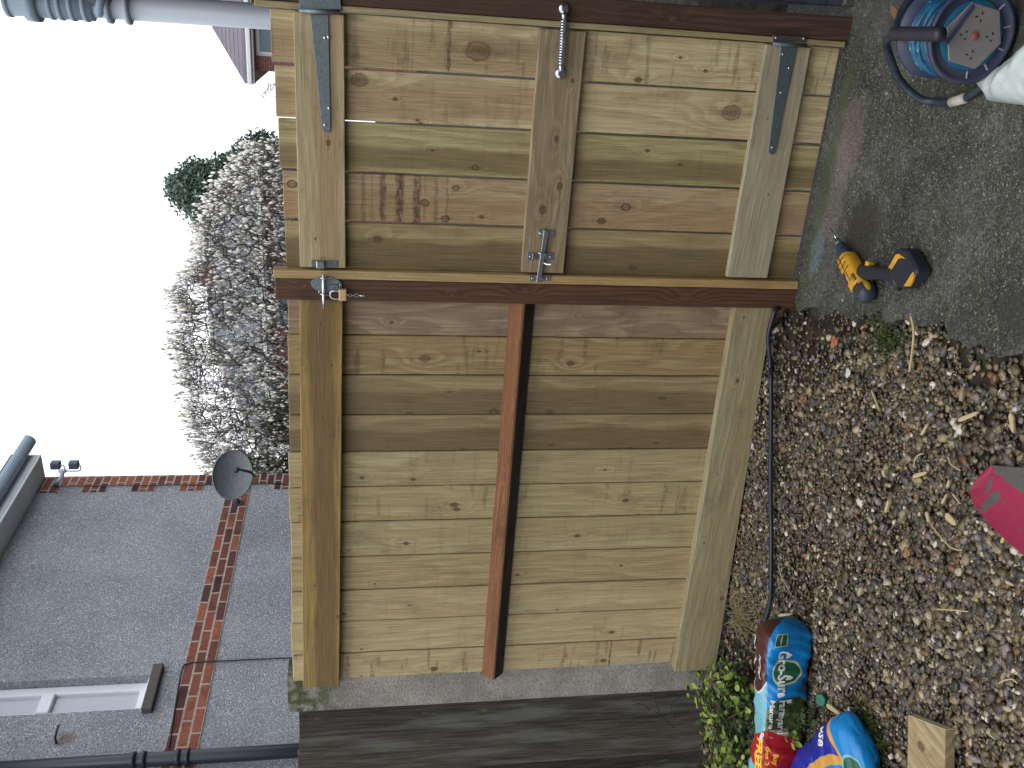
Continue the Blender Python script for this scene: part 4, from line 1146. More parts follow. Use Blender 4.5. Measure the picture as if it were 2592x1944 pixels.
# two bare trees far off
def bare_tree(label, cx, ypix, xtop, spread, Yd, n, base_x, r=.012):
    b = onY(D(base_x, cx), Yd); b = Vector((b.x, Yd, 0))
    tr = thing('bare_tree', label, 'tree', b, 'leafless trees beyond the gardens')
    tips = []
    for _ in range(n):
        a = random.uniform(-1, 1); yy = ypix + spread * a
        xt = xtop + 46 * a * a + random.uniform(0, 1) ** 1.3 * 85
        tips.append(onY(D(xt, yy), Yd + random.gauss(0, .9)))
    zt = onY(D(xtop, ypix), Yd).z
    st = [[b + Vector((.1 * k2, .1 * k2, zt * f)) for f in (.3, .5, .62)] for k2 in (-1, 0, 1)]
    P, par, _e = grow(tips, b, st, 3, .1, .06)
    MB().add(limbs(P, par, r, .36, .22), sm=True).build('branches', plain('bluish winter twigs', (.10, .11, .13), .9), tr)
bare_tree('leafless twiggy tree peeping over the top of the magnolia', 795, 795, 388, 46, 20.0, 420, 600, .006)
bare_tree('low leafless bush of twigs beside the brick house', 205, 205, 562, 45, 16.0, 150, 600, .0035)
bare_tree('broad leafless tree crowding behind the magnolia and satellite dish', 920, 920, 452, 120, 11.5, 800, 640, .0036)
# evergreen shrub and hedge behind the fence, left of the magnolia
for (lab, ypix, xtop, hwid, Yd, nn) in (('dense evergreen shrub between satellite dish and fence top', 1010, 520, 45, 7.6, 1500), ('evergreen bush under the left side of the magnolia', 900, 560, 70, 7.9, 1300)):
    b = onY(D(640, ypix), Yd); b = Vector((b.x, Yd, 0))
    sh = thing('evergreen_shrub', lab, 'shrub', b)
    pts = []
    for _ in range(nn):
        a = random.gauss(0, .45); yy = ypix + hwid * a
        q = onY(D(xtop + 40 * a * a + random.uniform(0, 1) * (650 - xtop), yy), Yd + random.gauss(0, .3)); pts.append(tuple(q - b))
    leafcloud('foliage', pts, .07, M_ever, sh)
    MB().add(tube([b, b + Vector((0, 0, 1.6))], [.05, .02], 6), sm=True).build('stem', M_bark, sh)

# ================================================================== THINGS ON THE GROUND
# ------------------------------------------------------------------ cordless drill
cd = crop(2080, 540, 1936 / 280)
M_yel = plain('yellow tool plastic', (.56, .30, .022), .45, .25, 30, dirt=(.16, .07, .01), dirt_amt=.4, dscale=55)
M_blk2 = plain('black tool rubber', (.018, .022, .03), .5, .3)
M_navy = plain('dark grey tool rubber', (.03, .042, .06), .5, .3)
dz0 = .034
A = onZ(cd(262, 455), dz0); B = onZ(cd(800, 1450), dz0)
drill = thing('cordless_drill', 'yellow and black cordless drill lying on its side on the concrete', 'drill', (.17, -.4, .002))
ax = (B - A).normalized(); Ld = (B - A).length
side = Vector((-ax.y, ax.x, 0))
if side.x < 0: side = -side                      # towards the handle
def loft(secs, n=20, ex=2.6):
    """secs: (centre, half width along w, half height in z, w direction)"""
    vs, fs = [], []
    for (c, hw_, hz, wd) in secs:
        for j in range(n):
            a = 2 * math.pi * j / n; ca, sa = math.cos(a), math.sin(a)
            vs.append(c + wd * hw_ * math.copysign(abs(ca) ** (2 / ex), ca) + Vector((0, 0, 1)) * hz * math.copysign(abs(sa) ** (2 / ex), sa))
    for i in range(len(secs) - 1):
        for j in range(n): fs.append([i * n + j, i * n + (j + 1) % n, (i + 1) * n + (j + 1) % n, (i + 1) * n + j])
    fs.append(list(range(n))[::-1]); fs.append([(len(secs) - 1) * n + j for j in range(n)])
    return vs, fs
def body(f0, f1, r0, r1, ex=2.3, m=6, zs=1.0):
    return [(A + ax * Ld * (f0 + (f1 - f0) * i / m), r0 + (r1 - r0) * i / m, min((r0 + (r1 - r0) * i / m) * zs, .04), side) for i in range(m + 1)]
MB().add(tube([onZ(cd(165, 275), dz0), A], .0030, 8), sm=True).build('drill_bit', M_zinc, drill)
ck = body(0, .10, .008, .013, 2) + body(.11, .22, .0155, .0175, 2) + body(.225, .36, .021, .0245, 2)
MB().add(loft(ck, 20, 2.0), sm=True).build('chuck', M_navy, drill)
bd_ = [(A + ax * Ld * f, r_, min(r_, .041), side) for f, r_ in ((.335, .022), (.345, .028), (.37, .030), (.5, .0315), (.66, .0325), (.78, .0325), (.88, .030))]
bo_ = MB().add(loft(bd_, 28, 2.7), sm=True).build('motor_housing', M_yel, drill)
en_ = [(A + ax * Ld * f, r_, min(r_, .041), side) for f, r_ in ((.85, .031), (.90, .0315), (.96, .030), (1.02, .024), (1.05, .012))]
MB().add(loft(en_, 24, 2.4), sm=True).build('end_cap', M_navy, drill)
for k2 in range(5):   # cooling slots and grooves in the housing side
    c_ = A + ax * Ld * (.72 + .022 * k2) + side * .014 + Vector((0, 0, .0292 - .0003 * k2))
    MB().add(box((-.012, -.0012, -.001), (.012, .0012, .0035), .0006), M=Matrix.Translation(c_) @ Matrix.Rotation(math.atan2(side.y, side.x), 4, 'Z')).build('cooling_slot', plain('dark slot', (.10, .05, .008), .7) if k2 == 0 else bpy.data.materials['dark slot'], bo_)
lblc = A + ax * Ld * .66 - side * .012 + Vector((0, 0, .0308))
MB().add(box((-.024, -.008, 0), (.024, .008, .0012), .0004), M=Matrix.Translation(lblc) @ Matrix.Rotation(math.atan2(ax.y, ax.x), 4, 'Z')).build('label', plain('purple label', (.05, .035, .11), .4, .5, 120), bo_)
MB().add(box((-.06, -.0015, 0), (.05, .0015, .001), .0003), M=Matrix.Translation(A + ax * Ld * .58 + side * .002 + Vector((0, 0, .0322))) @ Matrix.Rotation(math.atan2(ax.y, ax.x), 4, 'Z')).build('housing_seam', bpy.data.materials['dark slot'], bo_)
for f_ in (.42, .50, .58):
    MB().add(box((-.0012, -.024, -.001), (.0012, .022, .0012), .0003), M=Matrix.Translation(A + ax * Ld * f_ + Vector((0, 0, .0316))) @ Matrix.Rotation(math.atan2(ax.y, ax.x), 4, 'Z')).build('housing_seam', bpy.data.materials['dark slot'], bo_)
tg_ = [(A + ax * Ld * f + side * .014 + Vector((0, 0, .004)), r_, min(r_, .030) * .98, side) for f, r_ in ((.84, .0175), (.90, .0185), (.96, .017), (1.0, .012), (1.015, .005))]
MB().add(loft(tg_, 18, 2.2), sm=True).build('vent_cover', M_yel, bo_)
for f_ in (.88, .92, .96): MB().add(box((-.0014, -.013, -.001), (.0014, .013, .0015), .0003), M=Matrix.Translation(A + ax * Ld * f_ + side * .014 + Vector((0, 0, .0335 - max(f_ - .9, 0) * .03))) @ Matrix.Rotation(math.atan2(ax.y, ax.x), 4, 'Z')).build('cooling_slot', bpy.data.materials['dark slot'], bo_)
MB().add(lathe([(0, .0082), (.02, .0138), (.026, .0142), (.028, .0120)], A, ax, 18), sm=True).build('chuck_jaws', metal('chuck steel', (.22, .24, .26), .4, .8, .3), drill)
H0 = onZ(cd(760, 1030), .036); H1 = onZ(cd(1330, 1075), .036)
hd_ = (H1 - H0).normalized(); hs_ = Vector((-hd_.y, hd_.x, 0))
hh = [(H0 + (H1 - H0) * f, w_, .019, hs_) for f, w_ in ((-.10, .026), (.0, .025), (.2, .022), (.4, .019), (.7, .019), (.9, .026), (1.0, .040), (1.08, .046))]
MB().add(loft(hh, 20, 2.4), sm=True).build('grip', M_blk2, drill)
tg = onZ(cd(830, 930), .036)
MB().add(box(tg + Vector((-.016, -.010, -.011)), tg + Vector((.016, .010, .011)), .004, 2)).build('trigger', M_yel, drill)
F0 = [onZ(cd(*q), .034) for q in ((1230, 900), (1370, 660), (1500, 600), (1600, 640), (1790, 980), (1760, 1080), (1520, 1330), (1430, 1290), (1340, 1180))]
MB().add(prism([p - Vector((0, 0, .027)) for p in F0], Vector((0, 0, .048)), .007)).build('battery', M_blk2, drill)
for q in ([(1160, 950), (1290, 720), (1340, 705), (1470, 800), (1380, 780), (1330, 800), (1215, 980)], [(1430, 1275), (1560, 1060), (1600, 1020), (1605, 1080), (1570, 1200), (1520, 1280)]):
    MB().add(prism([onZ(cd(*s_), .0562) for s_ in q], Vector((0, 0, -.008)), .001)).build('battery_trim', M_yel, drill)
# ------------------------------------------------------------------ cable reel
cr_ = crop(2200, 0, 2168 / 392)
reel = thing('cable_reel', 'blue cable wound on a dark reel with grey socket plate and tubular stand', 'cable reel', (.85, -.78, .002))
M_drum = plain('indigo drum plastic', (.04, .05, .10), .45, .4, 14, dirt=(.10, .085, .09), dirt_amt=.35)
M_tube = plain('blue black painted tube', (.022, .032, .048), .4, .4, 40, dirt=(.06, .07, .08), dirt_amt=.4, dscale=30)
t = NT('blue flex'); n = t.noise(t.tex(), 25, 4)
c_ = t.mix(t.ss(n, .4, .65), (.006, .055, .12), (.012, .12, .21)); c_ = t.mix(t.m('MULTIPLY', t.ss(t.noise(t.tex(), 60, 3), .62, .72), .6), c_, (.25, .35, .33))
M_flex = t.fin(c_, .4, 0, .5)
RCz = .122; rc = onZ(cr_(1430, 500), RCz); RCx = rc.x
yF, yB = rc.y, rc.y + .135
RR = .108
ay = Vector((0, 1, 0))
for yy, s_ in ((yF, 1), (yB, -1)):
    MB().add(lathe([(0, .045), (0, .08), (.0, RR - .012), (-.006 * s_, RR - .008), (-.008 * s_, RR), (.006 * s_, RR), (.006 * s_, .045)], (RCx, yy, RCz), (0, 1, 0), 48), sm=True).build('flange', M_drum, reel)
cw = MB()
for k2 in range(9):
    for lay, rr in ((0, .090), (1, .080)):
        yy = yF + .018 + (yB - yF - .036) * (k2 + .5 * lay) / 9
        rg = [Vector((RCx + math.cos(a) * (rr + .004 * math.sin(a * 2 + k2 * 1.7)), yy + .005 * math.sin(a + k2 * 2.1), RCz + math.sin(a) * (rr + .003 * math.cos(3 * a + k2)))) for a in np.linspace(0, 2 * math.pi, 40, endpoint=False)]
        cw.add(tube(rg, .0068, 8, closed=True), sm=True)
cw.build('wound_cable', M_flex, reel)
MB().add(lathe([(0, .07), (yB - yF, .07)], (RCx, yF, RCz), (0, 1, 0), 32), sm=True).build('drum_core', M_drum, reel)
# socket plate: grey hexagonal-ish face, blue segments, red reset button, socket slots
a0 = [math.pi * (.5 + q) for q in (-.62, -.3, .08, .42, .62, .98, 1.28)]
M_sock = plain('grey socket plate', (.21, .195, .19), .5, .15, 40, dirt=(.13, .12, .115), dirt_amt=.4)
hexp = [Vector((RCx + .077 * math.cos(a), yF - .012, RCz + .077 * math.sin(a))) for a in np.linspace(.35, .35 + 2 * math.pi, 6, endpoint=False)]
MB().add(lathe([(0, .079), (.006, .077), (.008, .07)], (RCx, yF, RCz), (0, -1, 0), 40), mi=1, sm=False).add(prism(hexp, Vector((0, .004, 0)), .002)).build('socket_plate', [M_sock, plain('teal plate', (.012, .11, .20), .45)], reel)
MB().add(lathe([(0, .009), (.004, .009), (.006, .006)], (RCx, yF - .012, RCz), (0, -1, 0), 16), sm=True).build('reset_button', plain('red button', (.30, .06, .06), .5), reel)
M_hole = plain('socket hole', (.012, .012, .014), .6)
for (ox, oz, ro) in ((-.042, .0, 0), (.042, .0, 0), (0, -.040, 90), (0, .028, 90)):
    sl_ = MB()
    for (px_, pz_, w_, h_) in ((0, .008, .003, .006), (-.008, -.005, .005, .0028), (.008, -.005, .005, .0028)):
        cx_ = RCx + ox + px_; czz = RCz + oz + pz_
        sl_.add(box((cx_ - w_ / 2, yF - .0135, czz - h_ / 2), (cx_ + w_ / 2, yF - .011, czz + h_ / 2), 0))
    sl_.build('socket', M_hole, reel)
MB().add(box((-.05, -.004, -.006), (.05, .003, .006), .002), M=Matrix.Translation((RCx + .022, yF - .0135, RCz + .048)) @ Matrix.Rotation(R(28), 4, 'Y')).build('winding_slot', M_drum, reel)
for a in np.linspace(math.pi * 1.05, math.pi * 1.95, 6):
    MB().add(box((-.002, -.002, -.012), (.002, .001, .012), .0005), M=Matrix.Translation((RCx + .092 * math.cos(a), yF - .0005, RCz + .092 * math.sin(a))) @ Matrix.Rotation(math.pi / 2 - a, 4, 'Y')).build('rim_mark', plain('pale rim mark', (.3, .3, .3), .6) if 'pale rim mark' not in bpy.data.materials else bpy.data.materials['pale rim mark'], reel)
gz_ = RCz + RR + .012
g0, g1 = onZ(cr_(330, 470), gz_), onZ(cr_(1000, 480), gz_)
gp_ = [(d, .0135 + .0034 * (i % 2)) for i, d in enumerate(np.linspace(0, (g1 - g0).length, 34))]
MB().add(lathe(gp_, g0, (g1 - g0), 16), sm=True).build('grip', plain('ribbed black grip', (.035, .032, .042), .5, .3), reel)
fr = [g0 + Vector((0, -.01, 0)), onZ(cr_(240, 600), .21), onZ(cr_(300, 820), .17), onZ(cr_(430, 1120), .11), onZ(cr_(690, 1370), .05), onZ(cr_(930, 1425), .018), onZ(cr_(1150, 1430), .014), onZ(cr_(1350, 1370), .014), onZ(cr_(1600, 1200), .014), onZ(cr_(2160, 750), .014), onZ(cr_(2500, 450), .014)]
MB().add(tube(spline(fr, 8), .0105, 12), sm=True).build('stand', M_tube, reel)
fr2 = [g0 + Vector((0, -.01, 0)), Vector((RCx + .06, yB + .06, .19)), Vector((RCx + .15, yB + .05, .12)), Vector((RCx + .17, yB, .014)), Vector((RCx + .16, yF - .05, .014)), onZ(cr_(2500, 450), .014)]
MB().add(tube(spline(fr2, 8), .0105, 12), sm=True).build('stand', M_tube, reel)
MB().add(tube([Vector((RCx, yB + .02, RCz)), Vector((RCx, yB + .055, RCz)), g0], .009, 8), sm=True).build('axle', M_tube, reel)
MB().add(tube([onZ(cr_(1155, 1432), .015), onZ(cr_(1350, 1372), .016)], .0135, 10), sm=True).build('foot_sleeve', plain('worn white rubber', (.42, .40, .34), .7, .4, 60), reel)
# ------------------------------------------------------------------ white plastic sack at the right
t = NT('thin white plastic'); n = t.noise(t.tex(), 9, 3)
c_ = t.mix(t.m('MULTIPLY', t.ss(n, .5, .66), .75), (.42, .48, .47), (.10, .26, .17))
M_film = t.fin(c_, .3, 0, .5)
sackp = [onZ(cr_(*q), .01) for q in ((1600, 1190), (1900, 940), (2168, 730), (2700, 330), (3100, 900), (2900, 1700), (2168, 1475), (1720, 1420))]
sc_ = sum(sackp, Vector()) / len(sackp)
def sack(a, b):
    k2 = b * len(sackp); i0 = int(k2) % len(sackp); f = k2 - int(k2)
    e = sackp[i0].lerp(sackp[(i0 + 1) % len(sackp)], f)
    p = sc_.lerp(e, a)
    q_ = Vector((p.x, p.y, 0))
    fo = abs(mnoise.noise(q_ * 9)) * .035 + abs(mnoise.noise(q_ * 21 + Vector((3, 1, 0)))) * .014
    p.z = .006 + (.075 - fo) * (1 - a ** 3) ** .6 + .004 * mnoise.noise(q_ * 40)
    return p
so_ = MB().add(grid(26, 96, sack, True), sm=True).build('plastic_sack', M_film)
tag(so_, 'crumpled white plastic sack with green print in front of the cable reel', 'plastic bag')

# ------------------------------------------------------------------ compost bags with their printing
def text_geo(s, size, bold=.0):
    cu = bpy.data.curves.new('tmp_text', 'FONT'); cu.body = s; cu.size = size; cu.offset = bold; cu.resolution_u = 2
    cu.align_x = 'LEFT'
    ob_ = bpy.data.objects.new('tmp_text', cu); COL.objects.link(ob_)
    dg = bpy.context.evaluated_depsgraph_get(); dg.update()
    me = ob_.evaluated_get(dg).to_mesh()
    bm = bmesh.new(); bm.from_mesh(me)
    bmesh.ops.triangulate(bm, faces=bm.faces)
    for ax_ in (0, 1):
        lo_ = min(v.co[ax_] for v in bm.verts); hi_ = max(v.co[ax_] for v in bm.verts)
        q = lo_ + .006
        while q < hi_:
            co_ = Vector((0, 0, 0)); co_[ax_] = q; no_ = Vector((0, 0, 0)); no_[ax_] = 1
            bmesh.ops.bisect_plane(bm, geom=list(bm.verts) + list(bm.edges) + list(bm.faces), plane_co=co_, plane_no=no_); q += .006
    out = bm_out(bm)
    ob_.evaluated_get(dg).to_mesh_clear()
    bpy.data.objects.remove(ob_); bpy.data.curves.remove(cu)
    return out
class Bag:
    """pillow swept along dirv from its end seam at P0; front faces the camera side, v runs round the section (0 front bottom .. .5 top back)"""
    def __init__(s, P0, dirv, L, depth, height, seed, lean=0.0, ex=3.2, end=.16):
        s.P0, s.d, s.L, s.w, s.h, s.sd, s.ex, s.end = P0, dirv.normalized(), L, depth, height, seed, ex, end
        s.n = s.d.cross(Vector((0, 0, 1))).normalized()
        if s.n.y > 0: s.n = -s.n
        s.lean = lean
    def pt(s, a, b, off=0.0):
        """a along (0 at the visible end), b round: 0 = front centre, .25 = top, .5 = back, .75 underneath"""
        f = min(a * s.L / (s.end * s.L), 1.0)
        g = .30 + .70 * (1 - (1 - f) ** 2.6) ** .6
        g2 = (1 - (1 - min(f * 1.5, 1)) ** 2.4) ** .5
        ph = 2 * math.pi * b; ca, sa = math.cos(ph), math.sin(ph)
        x = math.copysign(abs(ca) ** (2 / s.ex), ca); z = math.copysign(abs(sa) ** (2 / s.ex), sa)
        wr = .0025 * math.sin(a * 55 + b * 19 + s.sd) + .004 * math.sin(a * 17 - b * 25 + s.sd * 2) + .0018 * math.sin(a * 110 + b * 44)
        belly = .006 * math.sin(a * 7 + s.sd)
        hw_ = (s.w / 2 + belly) * (.25 + .75 * g2) + wr + off; hh_ = (s.h / 2 + belly) * g + wr * .8 + off
        c = s.P0 + s.d * (a * s.L) + Vector((0, 0, s.h / 2 + .004))
        p = c + s.n * (x * hw_) + Vector((0, 0, z * hh_)) + s.n * (-z * s.lean)
        return p
    def mesh(s, nu=90, nv=96):
        vs, fs = grid(nu, nv, lambda a, b: s.pt(a, b), True)
        fs = [list(f) for f in fs]; fs.append(list(range(nv))[::-1])
        return vs, fs, nu, nv
    def build(s, name, mat, parent):
        vs, fs, nu, nv = s.mesh()
        m_ = MB(); m_.add((vs, fs), sm=True)
        # uv = (metres along, fraction round)
        for k2, f in enumerate(m_.f):
            q = []
            js = [i % nv for i in f]
            wrap = max(js) - min(js) > nv / 2
            for i in f:
                j = i % nv
                q.append(((i // nv) / (nu - 1) * s.L, (j + nv if wrap and j < nv / 2 else j) / nv))
            m_.uv[k2] = q
        return m_.build(name, mat, parent)
    def patch(s, shape, off, M2):
        """map flat (x, y) geometry through M2 -> (metres along, fraction round) onto the bag"""
        vs, fs = shape
        out = []
        for p in vs:
            a, b = M2(p); out.append(s.pt(a / s.L, b, off))
        return out, fs
def film(name, fn):
    t = NT(name); uv_ = t.sep(t.uv()); c = fn(t, uv_[0], uv_[1])
    n = t.noise(t.comb(t.m('MULTIPLY', uv_[0], 60), t.m('MULTIPLY', uv_[1], 9), 0), 1, 4, .6)
    t.bump(n, .5, .006)
    return t.fin(c, .28, 0, .5)
def rng_(t, v, lo, hi, e=.004): return t.m('MULTIPLY', t.ss(v, lo - e, lo + e), t.ss(v, hi + e, hi - e))
def disc(cx_, cy_, rx, ry, n=28, rings=3):
    vs = [Vector((cx_, cy_, 0))]; fs = []
    for k2 in range(1, rings + 1):
        for j in range(n):
            a = 2 * math.pi * j / n; vs.append(Vector((cx_ + rx * k2 / rings * math.cos(a), cy_ + ry * k2 / rings * math.sin(a), 0)))
    for j in range(n): fs.append([0, 1 + j, 1 + (j + 1) % n])
    for k2 in range(rings - 1):
        for j in range(n):
            a, b = 1 + k2 * n + j, 1 + k2 * n + (j + 1) % n
            fs.append([a, a + n, b + n, b])
    return vs, fs
def rect(x0, y0, x1, y1, n=8):
    return grid(n, n, lambda a, b: Vector((x0 + (x1 - x0) * a, y0 + (y1 - y0) * b, 0)))
M_prw = plain('white print', (.62, .64, .63), .4, .08); M_prg = plain('green print', (.01, .095, .045), .4, .15)
M_pry = plain('yellow print', (.70, .42, .02), .4, .05); M_prr = plain('red print', (.36, .012, .018), .4, .12)
M_prc = plain('cream print', (.46, .47, .28), .4, .1); M_prb = plain('sky blue print', (.18, .42, .50), .4, .3, 60)
# bag lying against the plants: printed front, brown upper side
def bag1col(t, u, v0):
    v = t.m('SUBTRACT', t.m('FRACT', t.m('ADD', v0, .5)), .5)          # -.5 .. .5, 0 = middle of the front
    c = t.mix(0.0, (.003, .19, .52), (0, 0, 0))
    moss_ = t.noise(t.comb(t.m('MULTIPLY', u, 60), t.m('MULTIPLY', v, 40), 2), 1, 4, .65)
    gr = t.mix(t.ss(moss_, .35, .65), (.014, .042, .014), (.10, .125, .045))
    edge = t.m('ADD', u, t.m('MULTIPLY', t.m('MULTIPLY', t.m('ADD', v, .02), t.m('ADD', v, .02)), -1.5))
    c = t.mix(t.ss(edge, .258, .262), c, gr)
    top = rng_(t, v, .150, .40, .002)
    zig = t.m('SUBTRACT', u, t.m('MULTIPLY', t.m('ABSOLUTE', t.m('SUBTRACT', v, .25)), -.55))
    br_ = t.mix(t.ss(zig, .250, .253), (.062, .018, .017), (.55, .6, .6))
    br_ = t.mix(t.ss(zig, .258, .261), br_, (.16, .40, .48))
    c = t.mix(top, c, br_)
    return c
bg1 = thing('compost_bag', 'blue and brown bag of farmyard manure lying by the leafy plants', 'compost bag', (-1.3, -.62, 0))
S0 = Vector((-1.075, -.535, soil_h(-1.1, -.55) + .004)); S1 = Vector((-1.62, -.715, 0))
b1 = Bag(S0, S1 - Vector((S0.x, S0.y, 0)), .66, .125, .185, 1.0, lean=-.012, end=.13)
b1.build('bag', film('blue printed film', bag1col), bg1)
# printing runs along the bag; letters stand upside down, as the bag lies
def fronttext(bag, s, size, a0, b0, mat, bold=.012, parent=None, slope=0.0, off=.0022, up=-1, dirn=1):
    pv, pf = text_geo(s, size, bold * size * 4)
    per = 2 * (bag.w + bag.h) * .93
    q = bag.patch((pv, pf), off, lambda p: (a0 + p.x * dirn, b0 + up * (p.y + slope * p.x) / per))
    return MB().add(q).build('printing', mat, parent)
per = 2 * (b1.w + b1.h) * .93
def shape(bag, geo, a0, b0, mat, parent, off=.0014, sx=1, sy=1, name='printing'):
    pr_ = 2 * (bag.w + bag.h) * .93
    q = bag.patch(geo, off, lambda p: (a0 + p.x * sx, b0 + p.y * sy / pr_))
    return MB().add(q).build(name, mat, parent)
shape(b1, disc(0, 0, .047, .040), .165, .03, M_prc, bg1, .0010)
shape(b1, disc(0, 0, .041, .033), .165, .03, M_prg, bg1, .0018)
fronttext(b1, 'Gro-Sure', .044, .083, .055, M_prw, .008, bg1, .02, .0042)
fronttext(b1, 'Farmyard', .033, .262, .035, M_prw, .006, bg1, -.02, .0042)
fronttext(b1, 'Manure', .033, .262, .105, M_prw, .008, bg1, -.02, .0042)
shape(b1, rect(0, -.022, .042, .022), .026, .05, M_prc, bg1, .0010)
shape(b1, rect(.003, -.019, .039, .019), .026, .05, M_prg, bg1, .0018)
fronttext(b1, 'Westland', .009, .030, .052, M_prw, .004, bg1, 0, .0026)
shape(b1, disc(0, 0, .026, .018), .085, .31, M_prw, bg1, .0012)
shape(b1, disc(0, 0, .022, .014), .085, .31, M_prg, bg1, .0018)
fronttext(b1, 'Farmyard', .021, .115, .245, M_prw, .006, bg1, .12, .004)
fronttext(b1, 'Manure', .021, .130, .30, M_prw, .008, bg1, .12, .004)
# red money-off sticker further along
shape(b1, disc(0, 0, .085, .10, 28, 6), .462, .12, M_prr, bg1, .0024)
fronttext(b1, 'FREE', .056, .408, .235, M_pry, .012, bg1, 0, .0036)
fronttext(b1, 'Get 3', .030, .43, .13, M_pry, .008, bg1, 0, .0036)
fronttext(b1, 'Buy', .026, .455, .06, M_pry, .008, bg1, 0, .0036)
shape(b1, rect(0, -.012, .032, .012), .386, .18, M_prw, bg1, .0032)
shape(b1, rect(0, -.03, .035, .03), .370, .05, plain('buff label print', (.26, .23, .13), .5), bg1, .0018)
# second bag in front of it
bg2 = thing('compost_bag', 'blue bag with dark blue panel and yellow curves at the lower left', 'compost bag', (-1.3, -.98, 0))
def bag2col(t, u, v):
    tt = t.m('DIVIDE', t.m('SUBTRACT', v, .20), .26, clamp=True)
    cur = t.m('ADD', .078, t.m('MULTIPLY', t.m('MULTIPLY', tt, t.m('SUBTRACT', 1.0, tt)), .10))
    vf = t.m('ADD', .225, t.m('MULTIPLY', t.m('SUBTRACT', 1.0, t.m('EXPONENT', t.m('MULTIPLY', t.m('SUBTRACT', u, .078), -22.0))), .055))
    c = t.mix(0.0, (.004, .20, .52), (0, 0, 0))
    d1 = t.m('SUBTRACT', u, cur); d2 = t.m('SUBTRACT', v, vf)
    in1, in2 = t.ss(d1, 0, .002), t.m('MULTIPLY', t.ss(d2, 0, .003), t.ss(v, .66, .64))
    y1, y2 = t.ss(d1, -.016, -.014), t.m('MULTIPLY', t.ss(d2, -.028, -.025), t.ss(v, .66, .64))
    c = t.mix(t.m('MULTIPLY', y1, y2), c, (.52, .28, .05))
    return t.mix(t.m('MULTIPLY', in1, in2), c, (.008, .018, .26))
T0 = Vector((-1.125, -1.045, soil_h(-1.1, -1.0) + .004)); T1 = Vector((-1.7, -.82, 0))
b2 = Bag(T0, T1 - Vector((T0.x, T0.y, 0)), .60, .25, .125, 4.0, ex=2.5, end=.22)
b2.build('bag', film('blue panelled film', bag2col), bg2)
shape(b2, disc(0, 0, .040, .060), .060, .15, M_prb, bg2, .0012)
shape(b2, disc(0, 0, .035, .053), .060, .15, M_prg, bg2, .0020)
pv, pf = text_geo('Westland', .017, .0003); pr2 = 2 * (b2.w + b2.h) * .93
MB().add(b2.patch((pv, pf), .0035, lambda p: (.060 - (p.x - .037) * .7 - (p.y - .006) * .7, .15 + (-(p.x - .037) * .7 + (p.y - .006) * .7) / pr2))).build('printing', M_prw, bg2)
pv, pf = text_geo('ose', .052, .0012)
MB().add(b2.patch((pv, pf), .0035, lambda p: (.140 + p.x * .57 - p.y * .82, .41 - (p.x * .82 + p.y * .57) / pr2))).build('printing', M_prw, bg2)

# ------------------------------------------------------------------ wood offcut, red blade, bits on the gravel
co_ = crop(2192, 1744, 2212 / 300)
M_off = wood('offcut pine', (.42, .33, .19), (.29, .2, .1), (.30, .19, .095), 131, [(-.93, -1.24, .012, 0)], hamt=.4, freq=26)
M_end = plain('pale end grain', (.62, .54, .36), .8, .15, 120)
of_p = [onZ(co_(780, 500), .03), onZ(co_(1475, 775), .03)]
e_d = (of_p[1] - of_p[0]); run = onZ(co_(665, 1475), .03) - onZ(co_(672, 660), .03); run = run.normalized() * .42
top_ = [of_p[0], of_p[1], of_p[1] + run, of_p[0] + run]
off = thing('wood_offcut', 'short pale offcut of board lying on the gravel at the lower left', 'wood offcut', (-1.0, -1.28, 0))
MB().add(prism(top_, Vector((0, 0, -.03)), .0015), uvf=UYg()).build('board', M_off, off)
en = e_d.cross(Vector((0, 0, 1))).normalized()
if en.dot(run) > 0: en = -en
MB().add(prism([of_p[0] + en * .0004 - Vector((0, 0, .001)), of_p[1] + en * .0004 - Vector((0, 0, .001)), of_p[1] + en * .0004 - Vector((0, 0, .029)), of_p[0] + en * .0004 - Vector((0, 0, .029))], en * .0015)).build('cut_end', M_end, off)
rd_c = crop(2392, 1100, 1659 / 300)
t = NT('red plastic with mortar'); o_ = t.tex(); n = t.noise(o_, 14, 4, .6); n2 = t.noise(o_, 60, 4, .6); xr = t.sep(o_)
c_ = t.mix(t.m('MULTIPLY', n2, .4), (.28, .018, .055), (.20, .016, .045))
e_m = t.m('ADD', t.m('MULTIPLY', xr[0], 5.2), t.m('MULTIPLY', t.m('SUBTRACT', n, .5), 1.3))
mort = t.mix(n2, (.05, .05, .047), (.11, .11, .105))
c_ = t.mix(t.ss(n, .565, .60), c_, mort)
uvr_ = t.sep(t.uv())
lip = t.m('ADD', uvr_[0], t.m('MULTIPLY', t.m('SUBTRACT', t.noise(o_, 22, 4), .5), .30))
c_ = t.mix(t.ss(lip, .60, .66), c_, mort)
t.bump(n, .4, .008)
M_red = t.fin(c_, .55, 0, .35)
